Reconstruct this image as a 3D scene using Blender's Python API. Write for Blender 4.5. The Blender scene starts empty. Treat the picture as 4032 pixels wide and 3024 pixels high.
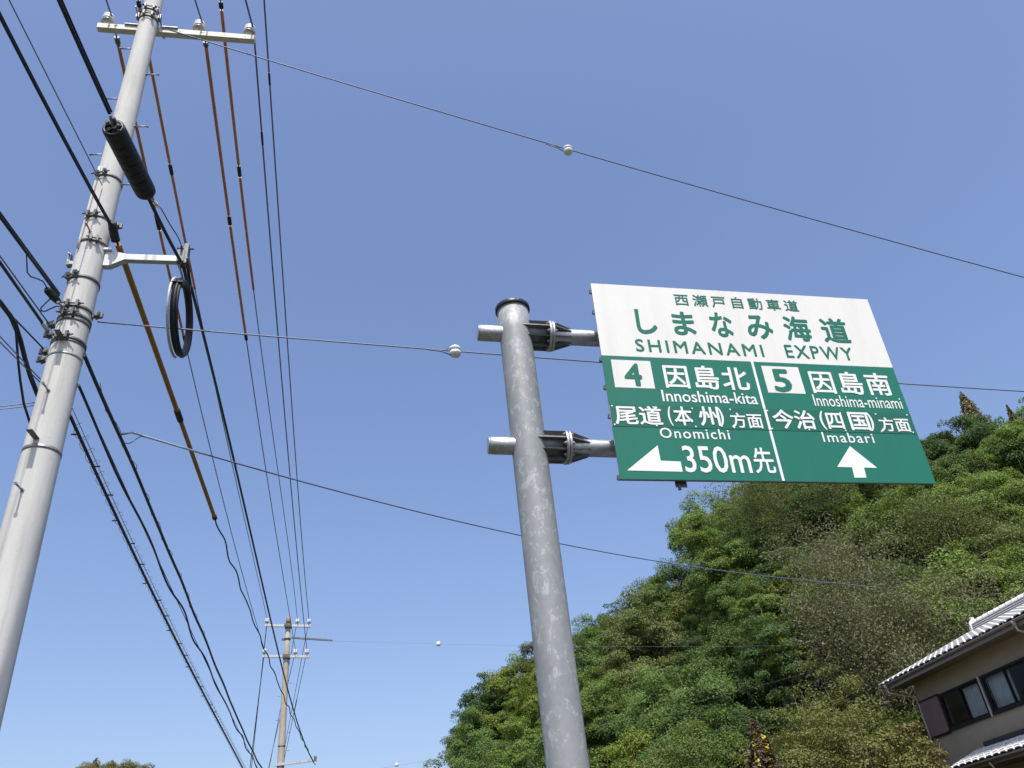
import bpy, math, random
import numpy as np
from mathutils import Vector, Matrix
rnd = random.Random(7)

# ------------------------------------------------------------------ camera, sky, sun, exposure
FPX, CX, CY = 3270.0, 2016.0, 1512.0            # focal length and centre in photo pixels
ZEN = (1455.0, -3420.0)                         # vanishing point of the uprights
def nrm(v):
    v = np.asarray(v, float); return v / np.linalg.norm(v)
_up = nrm([ZEN[0]-CX, ZEN[1]-CY, FPX]); _fw = np.array([0, 0, 1.0])
_Y = nrm(_fw - _up*(_fw @ _up)); _X = np.cross(_Y, _up)
RM = np.stack([_X, _Y, _up]); CAM = np.array([0, 0, 1.6])

scene = bpy.context.scene
cam = bpy.data.cameras.new('camera'); camo = bpy.data.objects.new('camera', cam)
scene.collection.objects.link(camo); scene.camera = camo
cam.sensor_width = 36; cam.lens = FPX/4032*36; cam.clip_start = 0.05; cam.clip_end = 3000
_r, _u, _b = RM @ [1, 0, 0], RM @ [0, -1, 0], -(RM @ [0, 0, 1.0])
camo.matrix_world = Matrix(((_r[0], _u[0], _b[0], CAM[0]), (_r[1], _u[1], _b[1], CAM[1]),
                            (_r[2], _u[2], _b[2], CAM[2]), (0, 0, 0, 1)))

SUN_AZ, SUN_EL = math.radians(172.8), math.radians(61.0)
world = bpy.data.worlds.new('World'); scene.world = world; world.use_nodes = True
wn = world.node_tree; wn.nodes.clear()
sky = wn.nodes.new('ShaderNodeTexSky'); sky.sky_type = 'NISHITA'; sky.sun_disc = False
sky.sun_elevation = SUN_EL; sky.sun_rotation = SUN_AZ
sky.altitude = 0; sky.air_density = 1.2; sky.dust_density = 3.0; sky.ozone_density = 3.0
bg = wn.nodes.new('ShaderNodeBackground'); bg.inputs[1].default_value = 0.14
wo = wn.nodes.new('ShaderNodeOutputWorld')
tint = wn.nodes.new('ShaderNodeMix'); tint.data_type = 'RGBA'; tint.blend_type = 'MULTIPLY'; tint.inputs[0].default_value = 1.0
tint.inputs[7].default_value = (.965, .945, 1.045, 1)         # the camera's cool white balance
wn.links.new(sky.outputs[0], tint.inputs[6]); wn.links.new(tint.outputs[2], bg.inputs[0]); wn.links.new(bg.outputs[0], wo.inputs[0])
sun = bpy.data.lights.new('sun', 'SUN'); sun.energy = 3.5; sun.angle = math.radians(0.53); sun.color = (1, 0.985, 0.885)
suno = bpy.data.objects.new('sun', sun); scene.collection.objects.link(suno)
SV = Vector((math.sin(SUN_AZ)*math.cos(SUN_EL), math.cos(SUN_AZ)*math.cos(SUN_EL), math.sin(SUN_EL)))
suno.rotation_euler = SV.to_track_quat('Z', 'Y').to_euler(); suno.location = (0, -20, 40)
vs = scene.view_settings; vs.view_transform = 'Standard'; vs.look = 'None'; vs.exposure = 0.45; vs.gamma = 1; vs.use_curve_mapping = False
scene.cycles.max_bounces = 6; scene.cycles.diffuse_bounces = 3; scene.cycles.glossy_bounces = 3
scene.cycles.transmission_bounces = 4; scene.cycles.transparent_max_bounces = 8

# ------------------------------------------------------------------ geometry helpers
AZ = math.radians(-12.4)                         # the road's heading
U = np.array([math.sin(AZ), math.cos(AZ), 0]); RT = np.array([math.cos(AZ), -math.sin(AZ), 0]); Z = np.array([0, 0, 1.0])
def ray(p): return RM @ nrm([p[0]-CX, p[1]-CY, FPX])
def onplane(p, P0, n):
    d = ray(p); return CAM + d*(((P0-CAM) @ n)/(d @ n))
def atdist(p, D):
    d = ray(p); return CAM + d*D/math.hypot(d[0], d[1])
def proj(P):
    c = RM.T @ (np.asarray(P, float)-CAM); return np.array([CX, CY]) + FPX*c[:2]/c[2]
def urz(u, r, z): return U*u + RT*r + Z*z
def pol(azd, D, z=0): return np.array([D*math.sin(math.radians(azd)), D*math.cos(math.radians(azd)), z])

COL = scene.collection
class MB:
    def __init__(s): s.v = []; s.f = []; s.sm = []
    def add(s, vs, fs, smooth=False):
        o = len(s.v); s.v += [tuple(map(float, p)) for p in vs]
        s.f += [tuple(i+o for i in q) for q in fs]; s.sm += [smooth]*len(fs); return s
    def box(s, c, ax, ay, az_):                  # half-extent vectors
        c, ax, ay, az_ = map(np.asarray, (c, ax, ay, az_))
        p = [c+i*ax+j*ay+k*az_ for k in (-1, 1) for j in (-1, 1) for i in (-1, 1)]
        fl = [(0, 2, 3, 1), (4, 5, 7, 6), (0, 1, 5, 4), (2, 6, 7, 3), (0, 4, 6, 2), (1, 3, 7, 5)]
        if np.dot(np.cross(ax, ay), az_) < 0: fl = [q[::-1] for q in fl]
        return s.add(p, fl)
    def tube(s, pts, rad, n=8, caps=True, smooth=True, closed=False):
        pts = [np.asarray(p, float) for p in pts]; m = len(pts)
        rad = [rad]*m if np.isscalar(rad) else rad
        V = []; prev = None
        for i, p in enumerate(pts):
            a = pts[(i-1) % m] if (closed or i > 0) else p; b = pts[(i+1) % m] if (closed or i < m-1) else p
            t = nrm(b-a)
            if prev is None:
                h = np.array([0, 0, 1.0]) if abs(t[2]) < .9 else np.array([1.0, 0, 0])
                e1 = nrm(np.cross(t, h))
            else: e1 = nrm(prev - t*(prev @ t))
            prev = e1; e2 = np.cross(t, e1)
            for k in range(n):
                a_ = 2*math.pi*k/n; V.append(p + rad[i]*(math.cos(a_)*e1 + math.sin(a_)*e2))
        F = []
        for i in range(m if closed else m-1):
            j = (i+1) % m
            for k in range(n):
                F.append((i*n+k, i*n+(k+1) % n, j*n+(k+1) % n, j*n+k))
        s.add(V, F, smooth)
        if caps and not closed:
            o = len(s.v)-len(V)
            s.f += [tuple(o+k for k in range(n))[::-1], tuple(o+(m-1)*n+k for k in range(n))]; s.sm += [False, False]
        return s
    def cyl(s, a, b, r0, r1=None, n=16, smooth=True): return s.tube([a, b], [r0, r0 if r1 is None else r1], n, True, smooth)
    def lathe(s, base, axis, prof, n=20, smooth=True):
        base = np.asarray(base, float); axis = nrm(axis)
        h = np.array([1.0, 0, 0]) if abs(axis[0]) < .8 else np.array([0, 1.0, 0])
        e1 = nrm(np.cross(axis, h)); e2 = np.cross(axis, e1); V = []; F = []
        for (r, z) in prof:
            for k in range(n):
                a = 2*math.pi*k/n; V.append(base + axis*z + r*(math.cos(a)*e1+math.sin(a)*e2))
        for i in range(len(prof)-1):
            for k in range(n): F.append((i*n+k, i*n+(k+1) % n, (i+1)*n+(k+1) % n, (i+1)*n+k))
        s.add(V, F, smooth); o = len(s.v)-len(V)
        s.f += [tuple(o+k for k in range(n))[::-1], tuple(o+(len(prof)-1)*n+k for k in range(n))]; s.sm += [False, False]
        return s
    def prism(s, poly, d):                       # polygon extruded along d
        poly = [np.asarray(p, float) for p in poly]; d = np.asarray(d, float); n = len(poly)
        nn = np.zeros(3)
        for i in range(n): nn += np.cross(poly[i], poly[(i+1) % n])
        if nn @ d > 0: poly = poly[::-1]
        V = poly + [p+d for p in poly]
        F = [tuple(range(n)), tuple(range(n, 2*n))[::-1]] + [(i, i+n, (i+1) % n+n, (i+1) % n) for i in range(n)]
        return s.add(V, F)
    def mesh(s, name, origin=(0, 0, 0)):
        o = np.asarray(origin, float); me = bpy.data.meshes.new(name)
        me.from_pydata([tuple(np.asarray(p)-o) for p in s.v], [], s.f)
        me.polygons.foreach_set('use_smooth', s.sm); me.update(); return me
def origin_of(parent):
    o = np.zeros(3)
    while parent is not None: o += np.array(parent.location); parent = parent.parent
    return o
def part(mb, name, mat, parent):
    me = mb.mesh(name, origin_of(parent)); me.materials.append(mat)
    ob = bpy.data.objects.new(name, me); COL.objects.link(ob); ob.parent = parent; return ob
def place(me, name, parent, M):                  # shared mesh; M is a world matrix (no rotation above it)
    ob = bpy.data.objects.new(name, me); COL.objects.link(ob); ob.parent = parent
    o = origin_of(parent); M = M.copy(); M.translation = M.translation - Vector(o); ob.matrix_basis = M; return ob
def frame(pos, x, y, z): return Matrix(((x[0], y[0], z[0], pos[0]), (x[1], y[1], z[1], pos[1]), (x[2], y[2], z[2], pos[2]), (0, 0, 0, 1)))
def tag(o, label, cat, group=None, kind=None):
    if label: o['label'] = label
    if cat: o['category'] = cat
    if group: o['group'] = group
    if kind: o['kind'] = kind
    return o
def thing(name, label, cat, loc, group=None):
    e = bpy.data.objects.new(name, None); COL.objects.link(e); e.location = tuple(map(float, loc)); e.empty_display_size = .3
    return tag(e, label, cat, group)
def single(mb, name, mat, label, cat, group=None, loc=None, kind=None):
    loc = np.zeros(3) if loc is None else np.asarray(loc, float)
    me = mb.mesh(name, loc); me.materials.append(mat); ob = bpy.data.objects.new(name, me); COL.objects.link(ob)
    ob.location = tuple(loc); return tag(ob, label, cat, group, kind)

# ------------------------------------------------------------------ materials
def newmat(name):
    m = bpy.data.materials.new(name); m.use_nodes = True; nt = m.node_tree; nt.nodes.clear()
    out = nt.nodes.new('ShaderNodeOutputMaterial'); b = nt.nodes.new('ShaderNodeBsdfPrincipled')
    nt.links.new(b.outputs[0], out.inputs[0]); return m, nt, b
def tex(nt, scale=(1, 1, 1), coord='Object'):
    tc = nt.nodes.new('ShaderNodeTexCoord'); mp = nt.nodes.new('ShaderNodeMapping'); mp.inputs['Scale'].default_value = scale
    nt.links.new(tc.outputs[coord], mp.inputs[0]); return mp.outputs[0]
def noise(nt, vec, s, det=5, rough=.6, dist=0):
    n = nt.nodes.new('ShaderNodeTexNoise'); n.inputs['Scale'].default_value = s; n.inputs['Detail'].default_value = det
    n.inputs['Roughness'].default_value = rough; n.inputs['Distortion'].default_value = dist
    nt.links.new(vec, n.inputs['Vector']); return n.outputs['Fac']
def ramp(nt, fac, stops):
    r = nt.nodes.new('ShaderNodeValToRGB'); e = r.color_ramp.elements
    while len(e) < len(stops): e.new(.5)
    for q, (p, c) in zip(e, stops): q.position = p; q.color = (*c, 1) if len(c) == 3 else c
    nt.links.new(fac, r.inputs[0]); return r.outputs[0]
def mixc(nt, fac, a, b, mode='MIX'):
    m = nt.nodes.new('ShaderNodeMix'); m.data_type = 'RGBA'; m.blend_type = mode
    for s_, v in ((m.inputs[0], fac), (m.inputs[6], a), (m.inputs[7], b)):
        if hasattr(v, 'links'): nt.links.new(v, s_)
        else: s_.default_value = (*v, 1) if isinstance(v, tuple) else v
    return m.outputs[2]
def bump(nt, b, h, st=.2, dist=.01):
    n = nt.nodes.new('ShaderNodeBump'); n.inputs['Strength'].default_value = st; n.inputs['Distance'].default_value = dist
    nt.links.new(h, n.inputs['Height']); nt.links.new(n.outputs[0], b.inputs['Normal'])
def simple(name, c0, c1=None, rough=.6, metal=0, scale=8, spec=.4, st=.0, vscale=(1, 1, 1), lo=.35, hi=.7):
    m, nt, b = newmat(name); b.inputs['Roughness'].default_value = rough; b.inputs['Metallic'].default_value = metal
    b.inputs['Specular IOR Level'].default_value = spec
    v = tex(nt, vscale); f = noise(nt, v, scale, 6)
    nt.links.new(ramp(nt, f, [(lo, c0), (hi, c1 or tuple(x*.8 for x in c0))]), b.inputs['Base Color'])
    if st: bump(nt, b, f, st)
    return m
def concrete():
    m, nt, b = newmat('pole concrete'); b.inputs['Roughness'].default_value = .85; b.inputs['Specular IOR Level'].default_value = .2
    v = tex(nt, (1, 1, .12)); f = noise(nt, v, 9, 7, .65)
    v2 = tex(nt, (1, 1, 1)); g = noise(nt, v2, 40, 5)
    c = ramp(nt, f, [(.3, (.50, .49, .465)), (.6, (.60, .585, .56)), (.8, (.66, .645, .615))])
    c = mixc(nt, ramp(nt, g, [(.35, (.0,)*3), (.62, (.35,)*3)]), c, (.62, .61, .59))
    sp_ = noise(nt, tex(nt), 55, 2, .5); c = mixc(nt, ramp(nt, sp_, [(.70, (0,)*3), (.74, (.7,)*3)]), c, (.24, .22, .19))
    st_ = noise(nt, tex(nt, (1, 1, .05)), 22, 4, .6); c = mixc(nt, ramp(nt, st_, [(.52, (0,)*3), (.72, (.45,)*3)]), c, (.40, .385, .355))
    gd = noise(nt, tex(nt, (.6, .6, 1.1)), 1.7, 3, .5); c = mixc(nt, ramp(nt, gd, [(.45, (0,)*3), (.75, (.35,)*3)]), c, (.42, .40, .37))
    nt.links.new(c, b.inputs['Base Color']); bump(nt, b, g, .15, .004); return m
def galvanised(name, dark, mid, light, metal=.35, rough=.48, s=1.0):
    m, nt, b = newmat(name); b.inputs['Metallic'].default_value = metal; b.inputs['Roughness'].default_value = rough
    v = tex(nt, (1, 1, .62)); f1 = noise(nt, v, 9*s, 5, .62, .7); f2 = noise(nt, v, 26*s, 4, .6, 1.2); f3 = noise(nt, v, 2.1*s, 3)
    vo = nt.nodes.new('ShaderNodeTexVoronoi'); vo.inputs['Scale'].default_value = 24*s; nt.links.new(v, vo.inputs['Vector'])
    c = ramp(nt, f3, [(.35, dark), (.65, mid)])
    c = mixc(nt, ramp(nt, f1, [(.50, (0,)*3), (.56, (.75,)*3)]), c, mid)
    hi_ = mixc(nt, .5, f1, f2)
    c = mixc(nt, ramp(nt, hi_, [(.545, (0,)*3), (.575, (1,)*3)]), c, light)
    c = mixc(nt, .10, c, vo.outputs['Distance'], 'SOFT_LIGHT')
    nt.links.new(c, b.inputs['Base Color'])
    nt.links.new(ramp(nt, f1, [(.3, (rough+.1,)*3), (.7, (rough-.08,)*3)]), b.inputs['Roughness'])
    bump(nt, b, f2, .06, .004); return m
M = {}
M['conc'] = concrete()
M['galv'] = galvanised('galvanised post', (.23, .236, .24), (.275, .281, .287), (.365, .371, .379), .12, .55, 1.0)
M['galv_arm'] = galvanised('galvanised arm', (.36, .365, .37), (.44, .445, .45), (.56, .56, .57), .9, .42, 1.5)
M['steel_dark'] = simple('dark bracket steel', (.16, .165, .17), (.10, .10, .105), .5, .5, 14)
M['steel'] = simple('zinc hardware', (.33, .335, .34), (.22, .22, .225), .45, .7, 20)
M['band'] = simple('dull pole band', (.15, .15, .15), (.10, .10, .10), .55, .5, 20)
M['armpaint'] = simple('cream crossarm paint', (.66, .63, .56), (.55, .52, .45), .6, 0, 12)
M['armzinc'] = simple('zinc arm', (.50, .51, .52), (.42, .43, .44), .5, .3, 12)
M['porcelain'] = simple('white porcelain', (.80, .80, .79), (.74, .74, .73), .12, 0, 6, .6)
M['porc_ring'] = simple('grey porcelain skirt', (.42, .41, .39), (.34, .33, .31), .3, 0, 6, .5)
M['black'] = simple('black rubber', (.014, .015, .017), (.022, .023, .025), .55, 0, 20, .35)
M['cable'] = simple('black cable sheath', (.012, .016, .028), (.020, .024, .036), .42, 0, 30, .4)
M['wire'] = simple('weathered wire', (.15, .175, .27), (.11, .13, .21), .5, .1, 30, .4)
M['wire_thin'] = simple('steel strand', (.19, .21, .27), (.15, .165, .215), .5, .3, 30, .4)
M['orange'] = simple('orange line cover', (.56, .225, .10), (.46, .17, .07), .45, 0, 7, .4)
M['yellow'] = simple('ochre line cover', (.34, .165, .022), (.27, .12, .016), .42, 0, 7, .4)
M['clear'] = simple('pale plastic helix', (.40, .46, .58), (.34, .40, .52), .35, 0, 10, .4)
M['capblack'] = simple('black plastic cap', (.02, .02, .022), (.028, .028, .03), .4, 0, 8)
M['conc_far'] = simple('older concrete', (.42, .37, .31), (.35, .30, .25), .9, 0, 5, .2)
M['rust'] = simple('stained concrete', (.30, .20, .13), (.24, .16, .10), .9, 0, 9, .2)
def signmat(name, c, d):
    m, nt, b = newmat(name); b.inputs['Roughness'].default_value = .42; b.inputs['Specular IOR Level'].default_value = .35
    f = noise(nt, tex(nt, (2.4, 2.4, .35)), 2.6, 5, .62); g = noise(nt, tex(nt), 22, 4)
    cc = mixc(nt, ramp(nt, f, [(.48, (0,)*3), (.75, (.55,)*3)]), c, d); cc = mixc(nt, ramp(nt, g, [(.5, (0,)*3), (.75, (.25,)*3)]), cc, d)
    nt.links.new(cc, b.inputs['Base Color']); return m
M['swhite'] = signmat('white sign sheet', (.745, .725, .685), (.65, .63, .585))
M['sgreen'] = signmat('green sign sheet', (.012, .156, .106), (.015, .135, .092))
M['sgreen2'] = signmat('green overlay sheet', (.012, .128, .088), (.015, .115, .08))
M['tgreen'] = signmat('green lettering', (.011, .150, .098), (.02, .16, .11))
M['twhite'] = signmat('white lettering', (.78, .78, .745), (.70, .70, .66))
M['alu'] = simple('aluminium sheet back', (.45, .46, .47), (.38, .39, .40), .4, .7, 6)
def foliage(name, trans=.30, rough=.62):
    m = bpy.data.materials.new(name); m.use_nodes = True; nt = m.node_tree; nt.nodes.clear()
    out = nt.nodes.new('ShaderNodeOutputMaterial'); oi = nt.nodes.new('ShaderNodeObjectInfo'); ge = nt.nodes.new('ShaderNodeNewGeometry')
    hs = nt.nodes.new('ShaderNodeHueSaturation'); nt.links.new(oi.outputs['Color'], hs.inputs['Color'])
    va = ramp(nt, ge.outputs['Random Per Island'], [(0, (.78,)*3), (.5, (1.0,)*3), (1, (1.30,)*3)])
    nt.links.new(va, hs.inputs['Value'])
    hu = ramp(nt, noise(nt, tex(nt), .9, 2), [(.3, (.478,)*3), (.7, (.515,)*3)]); nt.links.new(hu, hs.inputs['Hue'])
    b = nt.nodes.new('ShaderNodeBsdfPrincipled'); b.inputs['Roughness'].default_value = rough; b.inputs['Specular IOR Level'].default_value = .18
    nt.links.new(hs.outputs[0], b.inputs['Base Color'])
    t = nt.nodes.new('ShaderNodeBsdfTranslucent'); tc = mixc(nt, 1.0, hs.outputs[0], (1.25, 1.2, .55), 'MULTIPLY'); nt.links.new(tc, t.inputs[0])
    mx = nt.nodes.new('ShaderNodeMixShader'); mx.inputs[0].default_value = trans
    nt.links.new(b.outputs[0], mx.inputs[1]); nt.links.new(t.outputs[0], mx.inputs[2]); nt.links.new(mx.outputs[0], out.inputs[0]); return m
M['leaf'] = foliage('broadleaf foliage'); M['needle'] = foliage('needle foliage', .15, .6)
M['bark'] = simple('pale bark', (.20, .17, .13), (.12, .10, .075), .9, 0, 6, .2)
M['bark_pale'] = simple('bare grey twigs', (.22, .195, .15), (.14, .12, .09), .9, 0, 6, .2)
M['soil'] = simple('forest floor', (.045, .05, .022), (.028, .03, .016), .95, 0, .4, .1)
M['grassy'] = simple('rough verge', (.060, .070, .032), (.085, .080, .050), .95, 0, .6, .1)
M['asphalt'] = simple('asphalt', (.055, .055, .056), (.042, .042, .043), .9, 0, 30, .2)
M['paving'] = simple('asphalt paving', (.085, .083, .08), (.065, .064, .062), .9, 0, 6, .2)
M['roadwhite'] = simple('road paint', (.70, .70, .68), (.55, .55, .53), .7, 0, 12)
M['render'] = simple('taupe wall render', (.33, .27, .20), (.29, .235, .17), .92, 0, 2.2, .15, .1)
M['soffit'] = simple('brown eaves boarding', (.15, .105, .065), (.12, .082, .05), .7, 0, 3)
M['shutter'] = simple('mauve brown shutter box', (.20, .125, .115), (.17, .105, .095), .6, 0, 3)
M['frame'] = simple('dark bronze sash', (.012, .011, .011), (.018, .017, .017), .6, .0, 8, .2)
M['trim'] = simple('pale pipe plastic', (.42, .37, .31), (.36, .32, .27), .5, 0, 8)
M['gutter'] = simple('grey brown gutter', (.23, .195, .18), (.19, .16, .15), .45, 0, 5)
M['strip_dark'] = simple('dark flashing', (.045, .048, .055), (.035, .037, .042), .5, .2, 5)
def tilemat():
    m, nt, b = newmat('silver grey roof tile'); b.inputs['Roughness'].default_value = .30; b.inputs['Specular IOR Level'].default_value = .7
    f = noise(nt, tex(nt, (1, 1, 1), 'Generated'), 4, 4); oi = nt.nodes.new('ShaderNodeObjectInfo')
    c = ramp(nt, oi.outputs['Random'], [(0, (.60, .59, .57)), (1, (.70, .69, .67))])
    c = mixc(nt, ramp(nt, f, [(.5, (0,)*3), (.8, (.4,)*3)]), c, (.52, .51, .49)); nt.links.new(c, b.inputs['Base Color']); return m
M['tile'] = tilemat()
M['curtain'] = simple('pale net curtain', (.52, .53, .52), (.40, .41, .41), .9, 0, 3, .1, 0, (6, 6, .3))
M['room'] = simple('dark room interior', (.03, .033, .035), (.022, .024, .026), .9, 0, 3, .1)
def glass():
    m, nt, b = newmat('window glass'); b.inputs['Base Color'].default_value = (.80, .85, .86, 1); b.inputs['Roughness'].default_value = .03
    b.inputs['Transmission Weight'].default_value = 1.0; b.inputs['IOR'].default_value = 1.15
    f = noise(nt, tex(nt), 2, 2); bump(nt, b, f, .02, .01); return m
M['glass'] = glass()

# ------------------------------------------------------------------ ground, road, hill
def sheet(name, u0, u1, r0, r1, z, mat, label=None, cat=None, kind='structure', nu=1):
    mb = MB(); V = []; F = []
    for i in range(nu+1):
        u = u0+(u1-u0)*i/nu; b_ = -max(0, u-36)**2/110. if nu > 1 else 0; V += [urz(u, r0+b_, z), urz(u, r1+b_, z)]
    for i in range(nu): F.append((2*i, 2*i+1, 2*i+3, 2*i+2))
    mb.add(V, F); return single(mb, name, mat, label, cat, kind=kind)
sheet('ground', -900, 900, -900, 900, -.02, M['grassy'])
sheet('road', -200, 110, 2.3, 9.3, -.008, M['asphalt'], nu=60)
sheet('pavement', -60, 36, -1.2, 2.1, .10, M['paving'], nu=20)
k = MB(); k.box(urz(-12, 2.2, .05), U*48, RT*.1, Z*.07); single(k, 'kerb', M['paving'], None, None, kind='structure')
for nm, r in (('edge_line', 2.75), ('centre_line', 5.8), ('edge_line', 8.85)):
    sheet(nm, -60, 100, r-.075, r+.075, -.003, M['roadwhite'], nu=40)

# hill: crest distance / ground height by compass bearing from the bend in the road
AZT = [-40, -16, -11, -8, -6.2, -4, -1, 2.5, 6, 9.7, 13.7, 16, 22, 28, 40, 60, 90]
ZT = [0, 0, 4, 9.0, 12.0, 13.4, 14.2, 14.6, 15.4, 17.6, 21.0, 24.6, 24.4, 22.6, 21.2, 18, 10]
DT = [84, 84, 82, 80, 78, 75, 71, 68, 66, 66, 66, 66, 65, 64, 62, 60, 60]
FT = [66, 66, 62, 58, 55, 56, 50, 46, 42, 40, 38, 37, 36, 36, 36, 38, 45]
def hill(x, y):
    a = np.degrees(np.arctan2(x, y)); d = np.hypot(x, y)
    zc = np.interp(a, AZT, ZT); dc = np.interp(a, AZT, DT); df = np.interp(a, AZT, FT)
    t = np.clip((d-df)/(dc-df), 0, 1.0); s = t*.75+.25*t*t*(3-2*t)
    over = np.clip((d-dc)/60, 0, 1)
    return zc*s*(1-.35*over) + .35*np.sin(x*.31)*np.sin(y*.27+1)*np.minimum(1, s*4)
gx = np.linspace(-40, 150, 96); gy = np.linspace(-10, 150, 82); V = []; F = []
HX, HY = np.meshgrid(gx, gy); HZ = hill(HX, HY)
keep = (np.degrees(np.arctan2(HX, HY)) > -20) & (np.degrees(np.arctan2(HX, HY)) < 95)
HZ = np.where(HZ < .05, -.3, HZ)
mb = MB(); mb.add([(x, y, z) for x, y, z in zip(HX.ravel(), HY.ravel(), HZ.ravel())],
                  [(j*96+i, j*96+i+1, (j+1)*96+i+1, (j+1)*96+i) for j in range(81) for i in range(95)
                   if max(HZ[j, i], HZ[j, i+1], HZ[j+1, i], HZ[j+1, i+1]) > -.2], True)
single(mb, 'hill', M['soil'], None, None, kind='structure')

# ------------------------------------------------------------------ the expressway direction sign on its cantilever post
PS = np.array([0.0896, 6.6656, 0.0])
sg = thing('direction_sign', 'green and white expressway direction sign cantilevered on a mottled galvanised post', 'road sign', PS)
PR = .15925
mb = MB(); mb.tube([PS+Z*z for z in np.linspace(0, 6.87, 24)], PR, 40); post = part(mb, 'post', M['galv'], sg)
mb = MB(); mb.lathe(PS+Z*6.865, Z, [(PR+.001, 0), (.174, 0), (.177, .006), (.177, .040), (.165, .052), (.08, .058), (.001, .059)], 40)
part(mb, 'cap', M['capblack'], post)
mb = MB(); mb.lathe(PS, Z, [(.29, .06), (.29, .09), (.17, .09), (.17, .10)], 32); part(mb, 'base_plate', M['galv_arm'], post)
mb = MB(); cs = np.array([math.sin(math.radians(160)), math.cos(math.radians(160)), 0]); mb.cyl(PS+Z*6.885+cs*.176, PS+Z*6.885+cs*.186, .009, n=8); part(mb, 'cap_screw', M['steel'], post)
mb = MB(); mb.tube([PS+Z*2.36, PS+Z*2.52], PR+.0012, 40, caps=False)
part(mb, 'reflective_strip', simple('faded strip', (.48, .49, .50), (.40, .41, .42), .5, .1, 18), post)
# board pose
def _pose():
    a = math.radians(-13.438); u = np.array([math.sin(a), math.cos(a), 0]); r = np.array([math.cos(a), -math.sin(a), 0])
    c, s = math.cos(math.radians(1.202)), math.sin(math.radians(1.202)); r2 = c*r-s*Z; up = c*Z+s*r
    ct, st = math.cos(math.radians(1.738)), math.sin(math.radians(1.738)); up2 = ct*up-st*u
    return PS+RT*2.315-U*.22+Z*5.901, r2, up2
SP, SR, SU = _pose(); SN = np.cross(SR, SU); SW, SH = 3.119, 2.201
def sw(u, v, n=0): return SP+SR*u+SU*v+SN*n
def suv(a, b):                                   # sign close-up coordinates -> board metres
    q = onplane((2280+a*.651, 1080+b*.651), SP, SN); return (q-SP) @ SR, (q-SP) @ SU
mb = MB(); mb.box(sw(0, 0, -.008), SR*SW/2, SU*SH/2, SN*.006); board = part(mb, 'board', M['alu'], sg)
VW = .213
def panel(name, u0, u1, v0, v1, n, mat, th=.0015):
    mb = MB(); mb.box(sw((u0+u1)/2, (v0+v1)/2, n), SR*(u1-u0)/2, SU*(v1-v0)/2, SN*th); return part(mb, name, mat, board)
panel('white_panel', -SW/2, SW/2, VW+.0006, SH/2, 0, M['swhite'])
panel('green_panel', -SW/2, SW/2, -SH/2, -.572, 0, M['sgreen'])
panel('green_panel', -SW/2, SW/2, -.3355, VW, 0, M['sgreen'])
panel('overlay_plate', -SW/2+.004, SW/2-.004, -.5685, -.3375, .0015, M['sgreen2'], .0025)
panel('divider', -.017, .009, -SH/2+.004, -.574, .0035, M['twhite'])
panel('divider', -.017, .009, -.567, -.339, .0062, M['twhite'])
panel('divider', -.017, .009, -.333, VW-.002, .0035, M['twhite'])
def txt(body, bl, br, tl, mat, n=.0042, off=.006, bold_w=1.0, sp=1.0, fit_h=True):
    cu = bpy.data.curves.new('text', 'FONT'); cu.body = body; cu.resolution_u = 3; cu.space_character = sp
    ob = bpy.data.objects.new('text', cu); COL.objects.link(ob)
    dg = bpy.context.evaluated_depsgraph_get(); me = bpy.data.meshes.new_from_object(ob.evaluated_get(dg))
    bpy.data.objects.remove(ob); co = np.array([v.co[:] for v in me.vertices])
    fs = [tuple(p.vertices) for p in me.polygons]; bpy.data.meshes.remove(me)
    lo, hi = co.min(0)-off, co.max(0)+off; b = suv(*bl); r = suv(*br); t = suv(*tl)
    u0, u1, v0, v1 = b[0], r[0], (b[1]+r[1])/2, t[1]; mb = MB()
    for i, (dx, dy) in enumerate(((0, 0), (1, 0), (-1, 0), (0, 1), (0, -1), (.7, .7), (-.7, .7), (.7, -.7), (-.7, -.7))):   # heavier strokes
        uu = u0+(co[:, 0]+dx*off-lo[0])/(hi[0]-lo[0])*(u1-u0); vv = v0+(co[:, 1]+dy*off-lo[1])/(hi[1]-lo[1])*(v1-v0)
        mb.add([sw(a_, b_, n+i*.00012) for a_, b_ in zip(uu, vv)], fs)
    return part(mb, 'lettering', mat, board)
G, W_ = M['tgreen'], M['twhite']
txt('西瀬戸自動車道', (583, 190), (1334, 226), (562, 117), G, sp=1.4, off=.012)
for ch, bl, br, tl in (('し', (357, 361), (482, 363), (340, 211)), ('ま', (581, 368), (716, 371), (566, 224)), ('な', (812, 379), (946, 383), (793, 229)),
                       ('み', (1033, 391), (1189, 395), (1025, 246)), ('海', (1262, 404), (1421, 407), (1228, 252)), ('道', (1489, 414), (1652, 418), (1455, 263))):
    txt(ch, bl, br, tl, G, off=.024)
txt('SHIMANAMI', (347, 470), (1122, 498), (347, 392), G, sp=1.25, off=.012)
txt('EXPWY', (1258, 506), (1667, 522), (1244, 427), G, sp=1.2, off=.012)
def poly(name, pts, mat, n=.0035):
    mb = MB(); V = [sw(*suv(*p), n) for p in pts]; mb.add(V, [tuple(range(len(V)))]); return part(mb, name, mat, board)
for c in (((191, 517), (219, 684), (458, 692), (430, 526)), ((1101, 555), (1144, 716), (1368, 724), (1325, 563))):
    us = [suv(*p) for p in c]; u0 = (us[0][0]+us[1][0])/2; u1 = (us[2][0]+us[3][0])/2; v1 = (us[0][1]+us[3][1])/2; v0 = (us[1][1]+us[2][1])/2
    panel('number_plate', u0, u1, v0, v1, .0022, M['swhite'], .0013)
txt('4', (283, 676), (391, 679), (262, 537), G, .0055, off=.03)
txt('5', (1190, 712), (1300, 716), (1172, 573), G, .0055, off=.03)
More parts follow.
